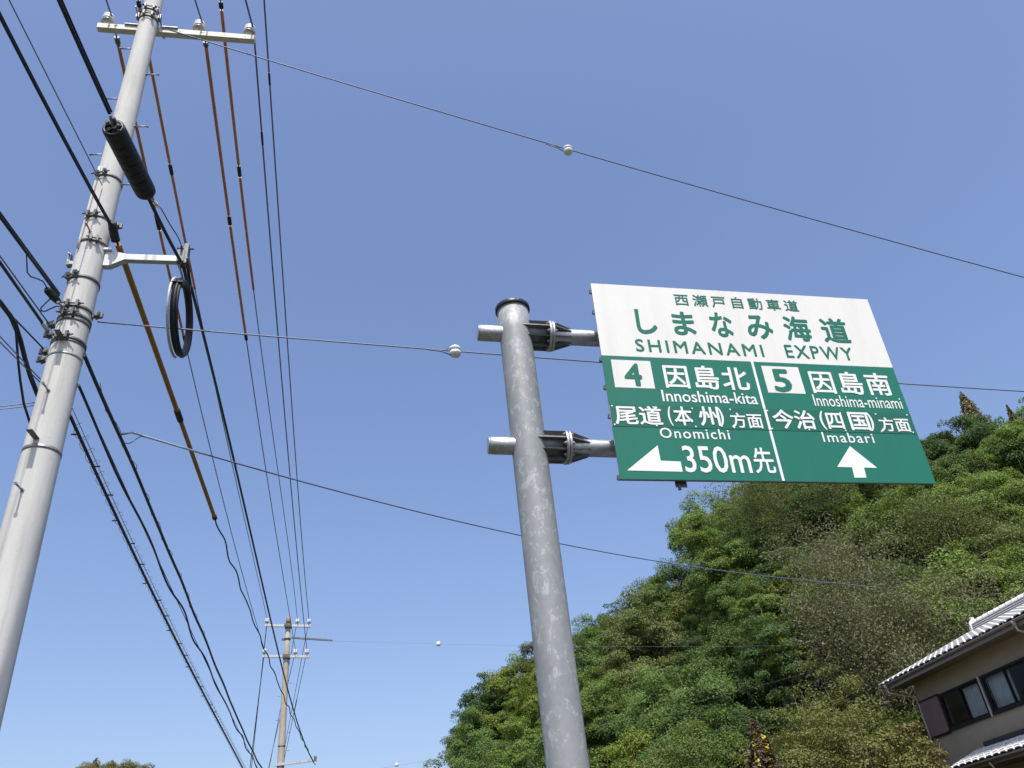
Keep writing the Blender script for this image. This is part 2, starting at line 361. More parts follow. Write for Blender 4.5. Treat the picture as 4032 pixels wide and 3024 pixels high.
txt('因島北', (527, 690), (1041, 705), (497, 544), W_, sp=1.12, off=.018)
txt('因島南', (1420, 722), (1903, 735), (1390, 582), W_, sp=1.12, off=.018)
txt('Innoshima-kita', (507, 770), (1085, 789), (497, 700), W_, off=.010)
txt('Innoshima-minami', (1427, 797), (1962, 817), (1409, 728), W_, off=.004)
for body, bl, br, tl, o_ in (('尾道', (222, 908), (512, 917), (217, 793), .02), ('(', (548, 918), (572, 919), (520, 800), .012), ('本', (583, 915), (697, 918), (570, 800), .02),
                         ('州', (735, 918), (862, 922), (722, 800), .02), (')', (857, 924), (886, 925), (838, 806), .012), ('方面', (926, 930), (1120, 936), (905, 838), .018),
                         ('今治', (1186, 935), (1442, 941), (1164, 818), .02), ('(', (1473, 942), (1502, 943), (1444, 828), .012), ('四', (1512, 938), (1612, 940), (1487, 840), .02),
                         ('国', (1650, 945), (1771, 948), (1624, 835), .02), (')', (1768, 950), (1797, 951), (1745, 838), .012), ('方面', (1829, 952), (2014, 957), (1804, 866), .018)):
    txt(body, bl, br, tl, W_, .0072, off=o_)
txt('Onomichi', (493, 992), (916, 1001), (482, 928), W_, sp=1.15, off=.010)
txt('Imabari', (1480, 1017), (1790, 1023), (1461, 955), W_, sp=1.15, off=.008)
txt('350m', (647, 1199), (1053, 1206), (625, 1037), W_, off=.010)
txt('先', (1073, 1205), (1198, 1208), (1043, 1048), W_, off=.012)
poly('exit_arrow', ((290, 1187), (627, 1195), (613, 1133), (493, 1128), (475, 1035)), W_)
poly('ahead_arrow', ((1560, 1166), (1650, 1168), (1665, 1231), (1738, 1231), (1722, 1170), (1803, 1172), (1637, 1040)), W_)
mb = MB(); mb.cyl(sw(0, 0, 0), sw(0, 0, .0035), .0085, n=8); rv = mb.mesh('rivet', sw(0, 0, 0)); rv.materials.append(M['porcelain'])
for i in range(9):
    for v in (-.355, -.552):
        ob = place(rv, 'rivet', board, Matrix.Translation(Vector(sw(-1.535+3.07*i/8+(0.02 if i else 0)-(.04 if i == 8 else 0), v, .004))))
# stiffening rails behind the board, ends proud of its edge
for (a, b) in ((67, 95), (87, 218), (135, 505), (162, 675), (192, 850), (250, 1222)):
    v = suv(a, b)[1]; mb = MB()
    mb.box(sw(-.012, v, -.030), SR*(SW/2+.0), SU*.022, SN*.013); mb.box(sw(-.012, v, -.052), SR*(SW/2), SU*.006, SN*.008)
    part(mb, 'back_rail', M['steel_dark'], board)
for u in (-.95, .95):
    mb = MB(); mb.box(sw(u, 0, -.088), SR*.035, SU*.97, SN*.026); part(mb, 'back_upright', M['steel_dark'], board)
u_, v_ = suv(633, 1250); mb = MB(); mb.box(sw(u_, -SH/2-.01, -.07), SR*.055, SU*.03, SN*.004); mb.box(sw(u_-.02, -SH/2-.035, -.07), SR*.012, SU*.03, SN*.012); part(mb, 'bottom_bracket', M['steel_dark'], board)
# two cantilever arms with bolted, gusseted flanges
AD = nrm(RT-Z*.038)
for z0 in (6.573, 5.290):
    A0 = PS+Z*z0; a_up = nrm(Z-AD*(Z @ AD)); a_fr = np.cross(AD, a_up)
    mb = MB(); mb.tube([A0+AD*s for s in (-.372, -.366, -.2, 0, .5, 1.5, 2.6, 3.55)], [.074, .0826]+[.0826]*6, 28)
    arm = part(mb, 'arm', M['galv_arm'], sg)
    mb = MB(); mb.lathe(A0-AD*.370, -AD, [(.079, 0), (.079, .008), (.070, .011), (.0, .011)], 24); part(mb, 'end_cap', M['galv_arm'], arm)
    mb = MB(); mb.lathe(A0+AD*.325, AD, [(.0835, 0), (.156, 0), (.160, .004), (.160, .024), (.156, .028), (.0835, .028)], 36); mb.lathe(A0+AD*.356, AD, [(.0835, 0), (.154, 0), (.157, .003), (.157, .020), (.154, .024), (.0835, .024)], 36)
    part(mb, 'flange', M['galv_arm'], arm)
    mb = MB(); mb.tube([A0+AD*.02, A0+AD*.324], .112, 28); part(mb, 'socket', M['steel_dark'], arm)  # socket and gussets: bracket shade put into a steel darker than the arm
    for i in range(8):
        th = math.pi/4*i+.18; d = math.cos(th)*a_fr+math.sin(th)*a_up; tn = np.cross(AD, d)*.0055
        mb = MB(); mb.prism([A0+AD*.03+d*.10-tn, A0+AD*.324+d*.10-tn, A0+AD*.324+d*.152-tn, A0+AD*.03+d*.152-tn], tn*2)
        part(mb, 'gusset', M['steel_dark'], arm)
        mb = MB(); mb.prism([A0+AD*.381+d*.078-tn, A0+AD*.56+d*.078-tn, A0+AD*.56+d*.088-tn, A0+AD*.381+d*.150-tn], tn*2)
        part(mb, 'gusset', M['steel_dark'], arm)
        th += math.pi/8; d = math.cos(th)*a_fr+math.sin(th)*a_up
        mb = MB(); mb.cyl(A0+AD*.300+d*.134, A0+AD*.402+d*.134, .010, n=6, smooth=False); mb.cyl(A0+AD*.312+d*.134, A0+AD*.324+d*.134, .018, n=6, smooth=False); mb.cyl(A0+AD*.381+d*.134, A0+AD*.393+d*.134, .018, n=6, smooth=False)
        part(mb, 'flange_bolt', M['steel'], arm)
    for u in (-.95, .95):
        c0 = A0+AD*((sw(u, 0)-A0) @ AD); mb = MB(); mb.tube([c0+(math.cos(t)*a_fr+math.sin(t)*a_up)*.092 for t in np.linspace(0, 2*math.pi, 25)[:-1]], .010, 6, closed=True)
        part(mb, 'u_bolt', M['steel'], arm)

# ------------------------------------------------------------------ utility poles
PU = np.array([-4.0335, 5.9641, 0.0]); PUTOP = 13.7
def ur(z): return .095+(PUTOP-z)/150.0           # radius of the near pole
def azd(a): a = math.radians(a); return np.array([math.sin(a), math.cos(a), 0])
def zof(y, off=0.0):                             # height on the near pole's axis at photo row y
    return onplane((607-.2475*y, y), PU, nrm(np.array([PU[0], PU[1], 0])))[2]
up = thing('utility_pole', 'smooth pale concrete utility pole with steel bands, step bolts and a cream crossarm', 'utility pole', PU)
mb = MB(); zz = list(np.linspace(0, PUTOP, 30)); mb.tube([PU+Z*z for z in zz], [ur(z) for z in zz], 40); shaft = part(mb, 'shaft', M['conc'], up)
def band(z, h=.028, th=.006, mat='band', name='band', tilt=0):
    mb = MB(); n = 36; V = []
    for zz_ in (z-h/2, z+h/2):
        for rr in (ur(z)+.001, ur(z)+th): V.append((zz_, rr))
    prof = [(ur(z)-.002, z-h/2), (ur(z)+th, z-h/2), (ur(z)+th, z+h/2), (ur(z)-.002, z+h/2)]
    mb.lathe(PU, Z, prof, n, True); return part(mb, name, M[mat], up)
def clamp(z, az, span=.10, drop=.0, big=1.0):    # two lugs with a through bolt, as on a split pole band
    d = azd(az); t = np.cross(Z, d); c = PU+Z*z+d*(ur(z)+.022); b = band(z, .032, .008)
    for s in (-1, 1):
        mb = MB(); mb.box(c+t*s*span*.42*big, t*.011, d*.028, Z*.034*big); mb.box(c+t*s*span*.42*big+Z*.03-d*.004, t*.008, d*.012, Z*.022); part(mb, 'lug', M['band'], b)
    mb = MB(); mb.cyl(c-t*span*big+d*.012, c+t*span*big+d*.012, .0075, n=8)
    for s in (-1, 1): mb.cyl(c+t*s*span*.56*big+d*.012, c+t*s*span*.70*big+d*.012, .016, n=6, smooth=False)
    part(mb, 'through_bolt', M['band'], b); return b
zA = zof(62)
# top: crossarm on the far side of the pole with a U bolt on the near side
ARM_Z, ARM_OFF = 11.61, ur(11.6)+.045
arm0 = PU+U*ARM_OFF+Z*ARM_Z
mb = MB(); mb.box(arm0+RT*.315, RT*.955, U*.0375, Z*.045); ca = part(mb, 'crossarm', M['armpaint'], up)
mb = MB()
for s in (-.5, .0, .35, .9, 1.15): mb.cyl(arm0+RT*s-U*.0376+Z*.0, arm0+RT*s-U*.040, .011, n=10)
for s in (-.42, .22, .62): mb.box(arm0+RT*s-U*.0383+Z*.012, RT*.03, U*.001, Z*.007)
o_ = part(mb, 'bolt_holes', M['band'], ca); o_['kind'] = 'stuff'
def insulator(c, parent, k=1.0):
    mb = MB(); mb.lathe(c, Z, [(.030*k, -.01), (.030*k, .05*k), (.040*k, .055*k), (.040*k, .07*k)], 16); st = part(mb, 'insulator', M['armpaint'], parent)
    mb = MB(); mb.lathe(c, Z, [(.045*k, .06*k), (.072*k, .065*k), (.074*k, .085*k), (.060*k, .10*k)], 20); part(mb, 'skirt', M['porc_ring'], st)
    mb = MB(); mb.lathe(c, Z, [(.060*k, .10*k), (.075*k, .105*k), (.078*k, .125*k), (.064*k, .14*k), (.066*k, .155*k), (.072*k, .17*k), (.070*k, .195*k), (.050*k, .212*k), (.02*k, .218*k), (.001, .219*k)], 20)
    part(mb, 'porcelain_head', M['porcelain'], st); return st
INS = [-.545, .56, 1.19]
for s in INS: insulator(arm0+RT*s+Z*.045, up)
ARM2 = 12.65; arm2 = PU+U*(ur(12.6)+.045)+Z*ARM2      # the upper arm, for the other circuit
mb = MB(); mb.box(arm2+RT*.385, RT*.92, U*.0375, Z*.045); part(mb, 'crossarm', M['armpaint'], up)
for s in (-.45, .65, 1.24): insulator(arm2+RT*s+Z*.045, up)
for z in (ARM_Z-.05, ARM_Z+.10, ARM2-.05, ARM2+.10): clamp(z, 160, .115)
for s in (-1, 1):
    mb = MB(); p0 = PU+Z*(ARM_Z+.02)+RT*s*(ur(11.6)+.02); mb.cyl(p0-U*.17, p0+U*.26, .0085, n=8); mb.cyl(p0+U*.225, p0+U*.24, .02, n=6, smooth=False); mb.box(p0-U*.03, RT*.016, U*.03, Z*.04)
    part(mb, 'u_bolt', M['steel'], up)
for s in (-.22, .22): mb = MB(); mb.box(arm0+RT*s-U*.05+Z*.045, RT*.10, U*.012, Z*.006); part(mb, 'arm_plate', M['steel'], up)
# bands down the shaft
clamp(zof(722), 185, .10); clamp(zof(884), 178, .09); clamp(zof(978), 150, .07)
for y, a in ((1122, 195), (1238, 165), (1272, 172), (1362, 172)): clamp(zof(y), a, .10)
band(zof(1288), .03, .005); band(zof(1372), .02, .005); band(zof(1422), .022, .003, 'steel', 'strap'); band(zof(1788), .035, .0035, 'steel', 'strap')
mb = MB(); mb.box(PU+azd(60)*(ur(zof(900)))+Z*zof(930), azd(60)*.004, azd(150)*.02, Z*.7); 
mb = MB(); d = azd(205); mb.tube([PU+d*(ur(z)+.014)+Z*z for z in np.linspace(zof(1010), zof(690), 10)], .013, 8); part(mb, 'side_tube', M['conc'], up)  # thin tube up the flank of the shaft
# flat bar brackets that stick out with a vertical plate
for y, a in ((1375, 170), (1762, 172)):
    z = zof(y); d = azd(a); mb = MB(); mb.box(PU+d*(ur(z)+.075)+Z*z, d*.08, np.cross(Z, d)*.024, Z*.004); part(mb, 'flat_bracket', M['band'], up)
# step bolts
def stepbolt(z, a, L=.128):
    d = azd(a); mb = MB(); b = PU+Z*z; mb.cyl(b+d*(ur(z)-.01), b+d*(ur(z)+L), .0085, n=8); mb.cyl(b+d*(ur(z)+L-.012), b+d*(ur(z)+L), .0145, n=8); mb.cyl(b+d*(ur(z)-.002), b+d*(ur(z)+.010), .016, n=8)
    part(mb, 'step_bolt', M['steel'], up)
for y, a in ((1574, 173), (1963, 174), (948, 172), (1258, 185)): stepbolt(zof(y), a)
for y in (192, 389, 608): stepbolt(zof(y), 262, .15)
for y in (293, 498, 727): stepbolt(zof(y), 82, .15)
for z in (4.0, 3.1, 2.2): stepbolt(z, 172 if int(z*10) % 2 else 352)
# bracket arm that carries the telephone cable
TA = PU+Z*7.60; mb = MB()
mb.box(TA+RT*.59, RT*.30, U*.030, Z*.036); tb = part(mb, 'bracket_arm', M['armzinc'], up)
mb = MB(); q = [TA+RT*.14+Z*.055, TA+RT*.14-Z*.125, TA+RT*.20-Z*.125, TA+RT*.335-Z*.036, TA+RT*.335+Z*.036, TA+RT*.24+Z*.055]
mb.prism([p-U*.034 for p in q], U*.068); part(mb, 'haunch', M['armzinc'], tb)
mb = MB(); mb.box(TA+RT*.86+Z*.02, RT*.035, U*.06, Z*.075); mb.box(TA+RT*.90+Z*.06, RT*.02, U*.05, Z*.13); mb.cyl(TA+RT*.86-U*.11+Z*.11, TA+RT*.86+U*.10+Z*.11, .012, n=8); mb.cyl(TA+RT*.80+Z*.16, TA+RT*.96+Z*.16, .010, n=8); mb.cyl(TA+RT*.93-U*.09-Z*.04, TA+RT*.93+U*.12-Z*.04, .011, n=8)
part(mb, 'suspension_clamp', M['steel_dark'], tb)
mb = MB(); mb.box(TA+RT*.15+Z*.075-U*.03, RT*.05, U*.03, Z*.012); part(mb, 'arm_lug', M['porcelain'], tb)
for s, y in ((-1, 985), ):
    mb = MB(); c = PU-RT*(ur(7.6)+.05)+Z*7.55; mb.box(c, RT*.012, U*.03, Z*.075); mb.box(c+RT*.03-Z*.05, RT*.04, U*.03, Z*.02); mb.cyl(c-U*.06+Z*.05, c+U*.07+Z*.05, .01, n=8); part(mb, 'back_plate', M['steel'], up)
# strand grips where cables tie to the pole
for p, sgn in (((395, 1262), 1), ((207, 1262), -1), ((190, 1300), -1), ((150, 1362), -1), ((452, 905), 1), ((175, 1400), -1)):
    P = onplane(p, PU, nrm(np.array([PU[0], PU[1], 0]))); z = P[2]; d = RT*sgn
    mb = MB(); c = PU+Z*z+d*(ur(z)+.045); mb.box(c, d*.05, U*.014, Z*.028); mb.lathe(c-U*.028, U, [(.02, 0), (.03, .004), (.022, .02), (.022, .036), (.03, .052), (.02, .056)], 12); mb.cyl(c+Z*.05, c-Z*.05, .008, n=8)
    part(mb, 'strand_grip', M['steel_dark'], up)

# far pole
PF = np.array([-9.7013, 31.5418, 0.0]); FTOP = 12.70
def fr(z): return .092+(FTOP-z)/150.0
fp = thing('utility_pole', 'slender weathered concrete pole with two crossarms of white insulators', 'utility pole', PF)
FT_ = nrm(RT-Z*.06)
mb = MB(); zz = np.linspace(0, FTOP-.25, 12); mb.tube([PF+Z*z for z in zz], [fr(z) for z in zz], 20); part(mb, 'shaft', M['conc_far'], fp)
mb = MB(); mb.tube([PF+Z*(FTOP-.25), PF+Z*(FTOP-.01), PF+Z*FTOP], [fr(FTOP-.25)+.002, fr(FTOP)+.002, .05], 20); part(mb, 'stained_tip', M['rust'], fp)
FINS = {}
for nm, zc in (('hi', 12.335), ('lo', 11.155)):
    c0 = PF-U*(fr(zc)+.04)+Z*zc; mb = MB(); mb.box(c0, FT_*.87, U*.04, Z*.045); fa = part(mb, 'crossarm', M['armzinc'], fp)
    mb = MB(); mb.lathe(PF+Z*zc, Z, [(fr(zc)+.002, -.06), (fr(zc)+.03, -.06), (fr(zc)+.03, .06), (fr(zc)+.002, .06)], 16); mb.box(PF-U*.18+Z*(zc+.03), RT*.14, U*.02, Z*.05); part(mb, 'band', M['band'], fp)
    FINS[nm] = []
    for s in ((-.79, .35, .79) if nm == 'hi' else (-.81, .33, .76)):
        insulator(c0+FT_*s+Z*.045, fp, 1.05); FINS[nm].append(c0+FT_*s+Z*.23)
mb = MB(); zc = 11.86; mb.box(PF+RT*.92+Z*(zc-.06)-U*.05, nrm(RT-Z*.115)*.78, U*.03, Z*.03); part(mb, 'strut', M['steel_dark'], fp)
mb = MB(); mb.lathe(PF+Z*zc, Z, [(fr(zc), -.03), (fr(zc)+.025, -.03), (fr(zc)+.025, .03), (fr(zc), .03)], 16); mb.box(PF-RT*.16+Z*zc, RT*.06, U*.03, Z*.04); part(mb, 'band', M['band'], fp)
zc = 7.40; mb = MB(); mb.box(PF-U*.13+RT*.50+Z*zc, nrm(RT+Z*.05)*.72, U*.035, Z*.04); part(mb, 'low_arm', M['armzinc'], fp)
mb = MB(); mb.box(PF-U*.13+RT*1.2+Z*(zc+.08), RT*.05, U*.05, Z*.08); part(mb, 'cable_clamp', M['steel_dark'], fp)
for z, a in ((10.2, 77), (9.75, 257), (8.9, 257), (8.45, 77), (7.85, 77)):
    d = azd(a); mb = MB(); mb.cyl(PF+Z*z, PF+Z*z+d*(fr(z)+.14), .009, n=6); part(mb, 'step_bolt', M['steel'], fp)
mb = MB(); mb.lathe(PF+Z*8.0, Z, [(fr(8)+.001, -.02), (fr(8)+.012, -.02), (fr(8)+.012, .02), (fr(8)+.001, .02)], 16); part(mb, 'band', M['band'], fp)

# ------------------------------------------------------------------ overhead wires: each hangs in the upright plane between its two supports
def span(px, A, B, anchors=(), deg=2, trange=None, n=70, wave=0.0, wl=1.3, seed=0, report=None):
    A = np.asarray(A, float); B = np.asarray(B, float); d = (B-A)*[1, 1, 0]; L = np.linalg.norm(d); e = d/L; pn = np.cross(e, Z)
    T, H, W = [], [], []
    for p in px:
        P = onplane(p, A, pn); T.append((P-A) @ e/L); H.append(P[2]); W.append(1/(1+.05*np.linalg.norm(P-CAM)))
    for t, h in anchors: T.append(t); H.append(h); W.append(6.)
    c = np.polyfit(T, H, deg, w=W)
    t0, t1 = trange if trange else (min(T), max(T))
    ts = np.linspace(t0, t1, n); r = random.Random(seed); ph = r.random()*6
    out = []
    for t in ts:
        w = wave*math.sin(2*math.pi*t*L/wl+ph)*(.6+.4*math.sin(t*L*.83+ph)); w2 = wave*.6*math.cos(2*math.pi*t*L/wl*.77+ph*2)
        out.append(A*[1, 1, 0]+d*t+Z*(np.polyval(c, t)+w)+pn*w2)
    if report:
        e_ = max(np.hypot(*(proj(A*[1, 1, 0]+d*t+Z*np.polyval(c, t))-np.array(p))) for t, p in zip(T, px)) if len(px) else 0
        print('WIRE', report, 'maxerr %.1fpx' % e_, 'z', [round(float(np.polyval(c, t)), 2) for t in (t0, (t0+t1)/2, t1)], 't', [round(float(x), 2) for x in T])
    return out
def sub(path, p0, p1):                           # piece of a path between two photo rows
    return [p for p in path if p0 <= proj(p)[1] <= p1]
def cable(name, label, cat, path, r, mat, group=None, covers=()):
    base = path[0]
    if not covers:
        mb = MB(); mb.tube(path, r, 8); return single(mb, name, M[mat], label, cat, group, base)
    e = thing(name, label, cat, base, group); mb = MB(); mb.tube(path, r, 8); part(mb, 'conductor', M[mat], e)
    for (nm, pts, rr, m_) in covers:
        if len(pts) > 1: mb = MB(); mb.tube(pts, rr, 10); part(mb, nm, M[m_], e)
    return e
def cut(path, y0, y1):                           # exact sub-path between photo rows, finely resampled
    pts = []; ys = [proj(p)[1] if (RM.T @ (p-CAM))[2] > .3 else -9e3 for p in path]
    for i in range(len(path)-1):
        for s in np.linspace(0, 1, 12)[:-1]:
            y = ys[i]+(ys[i+1]-ys[i])*s
            if y0 <= y <= y1: pts.append(path[i]+(path[i+1]-path[i])*s)
    return pts[::4]+pts[-1:] if len(pts) > 5 else pts
HZ_ = ARM_Z+.045+.15; HZ2 = ARM2+.195
NI = [arm0+RT*(s+.05) for s in INS]
PREV = azd(174.3)*34; BD = azd(174.3)                # the line bends a little at this pole
hv = {
 'b': (NI[0], FINS['lo'][0], [(457, 136), (464, 171), (487, 300), (540, 500), (576, 651), (609, 832), (625, 892), (672, 1110), (716, 1284), (742, 1402), (789, 1617), (835, 1796), (868, 1921), (917, 2127), (975, 2345), (1006, 2432), (1023, 2488)]),
 'e': (NI[1], FINS['lo'][1], [(809, 183), (825, 285), (844, 411), (859, 525), (887, 793), (902, 866), (933, 1089), (960, 1258), (969, 1321), (990, 1459), (1009, 1600), (1046, 1842), (1061, 1950), (1100, 2180), (1133, 2380)]),
 'g': (NI[2], FINS['lo'][2], [(1002, 158), (1018, 348), (1030, 525), (1034, 546), (1046, 705), (1064, 975), (1094, 1300), (1112, 1540), (1128, 1700), (1143, 1890), (1163, 2110), (1190, 2380)]),
 'c': (PU+RT*-.40+U*.15, FINS['hi'][0], [(545, 15), (592, 235), (630, 450), (666, 631), (701, 800), (735, 977), (768, 1139), (779, 1203), (805, 1325), (868, 1620), (908, 1800), (930, 1900), (975, 2100), (1017, 2280), (1041, 2380)]),
 'f': (PU+RT*.70+U*.15, FINS['hi'][1], [(862, 20), (875, 120), (888, 203), (904, 323), (923, 525), (955, 800), (969, 896), (998, 1140), (1019, 1300), (1046, 1480), (1074, 1700), (1092, 1850), (1118, 2030), (1148, 2250), (1167, 2380)]),
 'h': (PU+RT*1.29+U*.15, FINS['hi'][2], [(1043, 0), (1058, 294), (1070, 441), (1084, 646), (1107, 975), (1127, 1300), (1150, 1600), (1170, 1890), (1183, 2060), (1199, 2260), (1214, 2380)]),
}
HVP = {}
for k_, (A, B, px) in hv.items():
    Lw = np.linalg.norm((B-A)[:2]); anc = [(1, B[2])]
    anc.append((0, HZ_ if k_ in 'beg' else HZ2))
    HVP[k_] = span(px, A, B, anc, 3, (0, 1), 80)
def back(A, h, px, dz=0, tend=1.0, deg=2, report=None):   # from the pole back over the photographer
    return span(px, A, A+PREV, [(0, h), (1, h+dz)], deg, (0, tend), 50, report=report)
bk = {'b': back(NI[0], HZ_, [(418, 0)]), 'e': back(NI[1], HZ_, [(768, 0)]), 'g': back(NI[2], HZ_, [(967, 0)])}
for k_ in 'cfh': A = hv[k_][0]; bk[k_] = span([], A, A+PREV, [(0, HZ2), (.5, HZ2-.45), (1, HZ2+.1)], 2, (0, 1), 30)
OR = .0235
def cov(path, y0, y1): return ('line_cover', cut(path, y0, y1), OR, 'orange')
def cuff(path, y0, y1, r=.032, m='black'): return ('cover_joint', cut(path, y0, y1), r, m)
P = {k_: (list(reversed(bk[k_]))+HVP[k_][1:] if k_ in bk else HVP[k_]) for k_ in HVP}
HVG = None
cable('power_line', 'power wire off the short arm end insulator, its orange cover passing behind the cable coil', 'wire', P['b'], .0105, 'wire', HVG,
      [cov(P['b'], 165, 872), cov(P['b'], 905, 1330), cuff(P['b'], 842, 905), cuff(P['b'], 1318, 1350, .026), ('cover_end', cut(P['b'], 140, 172), .034, 'steel_dark')])
cable('power_line', 'power wire off the middle crossarm insulator with a long orange cover and two black joints', 'wire', P['e'], .0105, 'wire', HVG,
      [cov(P['e'], 175, 846), cov(P['e'], 887, 1318), cuff(P['e'], 846, 888), cuff(P['e'], 1312, 1340, .030), ('cover_end', cut(P['e'], 160, 186), .034, 'steel_dark')])
cable('power_line', 'bare dark power wire off the end crossarm insulator farthest from the pole', 'wire', P['g'], .0125, 'wire', HVG, [('wire_splice', cut(P['g'], 515, 575), .017, 'cable')])
cable('power_line', 'orange covered power wire that passes behind the near pole shaft above its crossarm', 'wire', P['c'], .0105, 'wire', HVG,
      [cov(P['c'], 0, 640), cov(P['c'], 685, 1140), cuff(P['c'], 640, 690), cuff(P['c'], 0, 26)])
cable('power_line', 'orange covered power wire crossing over the crossarm between its two outer insulators', 'wire', P['f'], .0105, 'wire', HVG,
      [cov(P['f'], 34, 652), cov(P['f'], 694, 1143), cuff(P['f'], 650, 695), cuff(P['f'], 0, 36)])
cable('power_line', 'bare dark power wire running clear past the free end of the crossarm', 'wire', P['h'], .0125, 'wire', HVG, [('wire_splice', cut(P['h'], 285, 340), .017, 'cable')])
# spans that go on beyond the far pole, dropping with the road
NXT = {'hi': [(990, 3024), (1060, 3024), (1105, 3024)], 'lo': [(984, 3024), (1057, 3024), (1112, 3024)]}
for nm in ('hi', 'lo'):
    for i, B in enumerate(FINS[nm]):
        Q = atdist(NXT[nm][i], 43.0 if nm == 'lo' else 47.0); Q2 = B+(Q-B)*1.6
        pts = [B+(Q2-B)*t-Z*.25*math.sin(math.pi*min(1, t*1.6/1.6))*0+Z*0 for t in np.linspace(0, 1, 14)]
        cov_ = [('line_cover', pts[3:5], .022, 'wire')] if nm == 'lo' and i else []
        cable('power_line', 'thin power wire running on past the far pole from its %s crossarm, %s insulator' % ({'hi': 'upper', 'lo': 'lower'}[nm], ('lone', 'middle', 'end')[i]), 'wire', pts, .0115 if i else .017, 'wire', None, cov_)
# low voltage cable with the ochre cover, and the rest of the cables tied to the near pole
A = PU+RT*.2-U*.15; B = PF+RT*1.2-U*.13
K1b = span([(0, 53), (35, 147), (117, 306), (170, 400), (223, 494), (264, 570), (306, 641), (358, 764), (384, 800), (416, 847), (435, 898), (457, 939)], A, A+PREV, [(0, 7.85), (1, 8.0)], 3, (0, 1), 60)
K1px = [(462, 965), (498, 1053), (546, 1180), (590, 1325), (700, 1633), (760, 1790), (814, 1943), (846, 2046)]
K1f = span(K1px+[(901, 2187), (973, 2380), (1045, 2560), (1100, 2700), (1193, 2917), (1240, 3010)], A, B, [(0, 7.85)], 3, (0, 1), 170, wave=.028, wl=1.15, seed=3)
K1s = span(K1px, A, B, [(0, 7.85)], 2, None, 60)
i0 = next(i for i, p in enumerate(K1f) if proj(p)[1] > 2046)
K1f = K1s+K1f[i0:]
cable('service_cable', 'thick black cable in front of the near pole continuing in a fat ochre yellow cover', 'cable', list(reversed(K1b))+[A+Z*7.85]+K1f, .0125, 'cable', None,
      [('line_cover', cut(K1s, 960, 1620), .032, 'yellow'), ('line_cover', cut(K1s, 1645, 2040), .030, 'yellow'), ('cover_joint', cut(K1s, 1615, 1655), .042, 'black'),
       ('cover_joint', cut(K1s, 2032, 2056), .040, 'black'), ('cover_joint', [A+Z*7.90-U*.05, A+Z*7.86+U*.02, A+Z*7.83+U*.14], .045, 'black'),
       ('messenger', [p+RT*.008+Z*.014 for p in reversed(K1b)], .008, 'cable')])
A = PU-U*.15
cable('guy_strand', 'thin steel strand tied to the topmost lone pole band below the crossarm', 'guy wire', span([(35, 0), (117, 159), (206, 329), (282, 500), (329, 588), (382, 688)], A, A+PREV, [(0, 8.47), (1, 9)], 2, (0, 1), 30), .006, 'wire_thin')
# telephone cable: comes in from behind, through the splice closure, over the bracket arm end, on to the far pole
A = PU+RT*.90; B = PF+RT*1.15-U*.13
K3px = [(223, 0), (282, 112), (347, 247), (388, 329), (423, 411), (435, 464)]
K3 = span(K3px+[(445, 497), (580, 766), (593, 800), (644, 895), (691, 1006)], A, A+PREV, [(.004, 7.47), (1, 8)], 3, (0, 1), 120)
cable('telephone_cable', 'thick black telephone cable coming down into the top of the splice closure', 'cable', [p for p in K3 if (p-A) @ BD > 1.85], .0155, 'cable', None,
      [('messenger', [p+Z*.022+RT*.012 for p in K3 if (p-A) @ BD > 1.9], .007, 'cable')])
c0, c1 = [onplane(p, A, np.cross(BD, Z)) for p in ((446, 503), (577, 762))]
cd = nrm(c1-c0); cl = np.linalg.norm(c1-c0)
sc = thing('splice_closure', 'long black cylindrical cable splice closure hanging beside the near pole', 'splice closure', c0)
mb = MB(); R_ = .090
prof = [(R_*.86, .012), (R_*.98, .0), (R_, .02)]
for i in range(9):
    z = .05+(cl-.12)*i/8; prof += [(R_, z-.010), (R_*.985, z-.006), (R_*.985, z+.006), (R_, z+.010)]
prof += [(R_, cl-.05), (R_*.93, cl-.012), (R_*.72, cl+.012), (R_*.4, cl+.02), (.02, cl+.022)]
mb.lathe(c0, cd, prof, 28); body = part(mb, 'body', M['black'], sc)
e1 = nrm(np.cross(cd, Z)); e2 = np.cross(cd, e1)
mb = MB(); mb.tube([c0+cd*.0+(math.cos(t)*e1+math.sin(t)*e2)*R_*.80 for t in np.linspace(0, 2*math.pi, 25)[:-1]], .010, 6, closed=True); part(mb, 'end_ring', M['steel_dark'], sc)
for k_, (a, b) in enumerate(((-.3, .3), (.45, -.1), (.1, -.5), (-.45, -.35), (.35, .5))):
    mb = MB(); q = c0+(a*e1+b*e2)*R_; mb.cyl(q+cd*.03, q-cd*(.02+.008*k_), .016, n=8); mb.box(q-cd*.012+e1*.012, e1*.018, e2*.006, cd*.008); part(mb, 'port', M['steel_dark'] if k_ % 2 else M['black'], sc)
for k_ in range(6):
    z = cl*(.2+.13*k_); q = c0+cd*z-e1*0; dn = nrm(CAM-q); dn = nrm(dn-cd*(dn @ cd))
    mb = MB(); mb.box(q+dn*R_*.99, np.cross(cd, dn)*.03, cd*.007, dn*.006); part(mb, 'latch', M['black'], sc)
mb = MB(); mb.tube([c0-cd*.09+Z*.05, c0-cd*.02+Z*.01, c0+cd*.02], .012, 8); mb.box(c0-cd*.05+Z*.03+e1*.015, e1*.022, e2*.01, cd*.035); part(mb, 'hanger', M['steel'], sc)
K3l = [p for p in K3 if -.02 < (p-A) @ BD < (c1-A) @ BD+.02]
mid = list(reversed(span([(588, 790), (618, 847), (644, 895), (669, 949), (691, 1006)], A, A+PREV, [(.003, 7.48)], 2, (.003, float((c1-A) @ BD)/34), 24)))
cable('telephone_cable', 'short black cable between the splice closure and the bracket arm clamp', 'cable', [c1]+mid[1:], .017, 'cable')
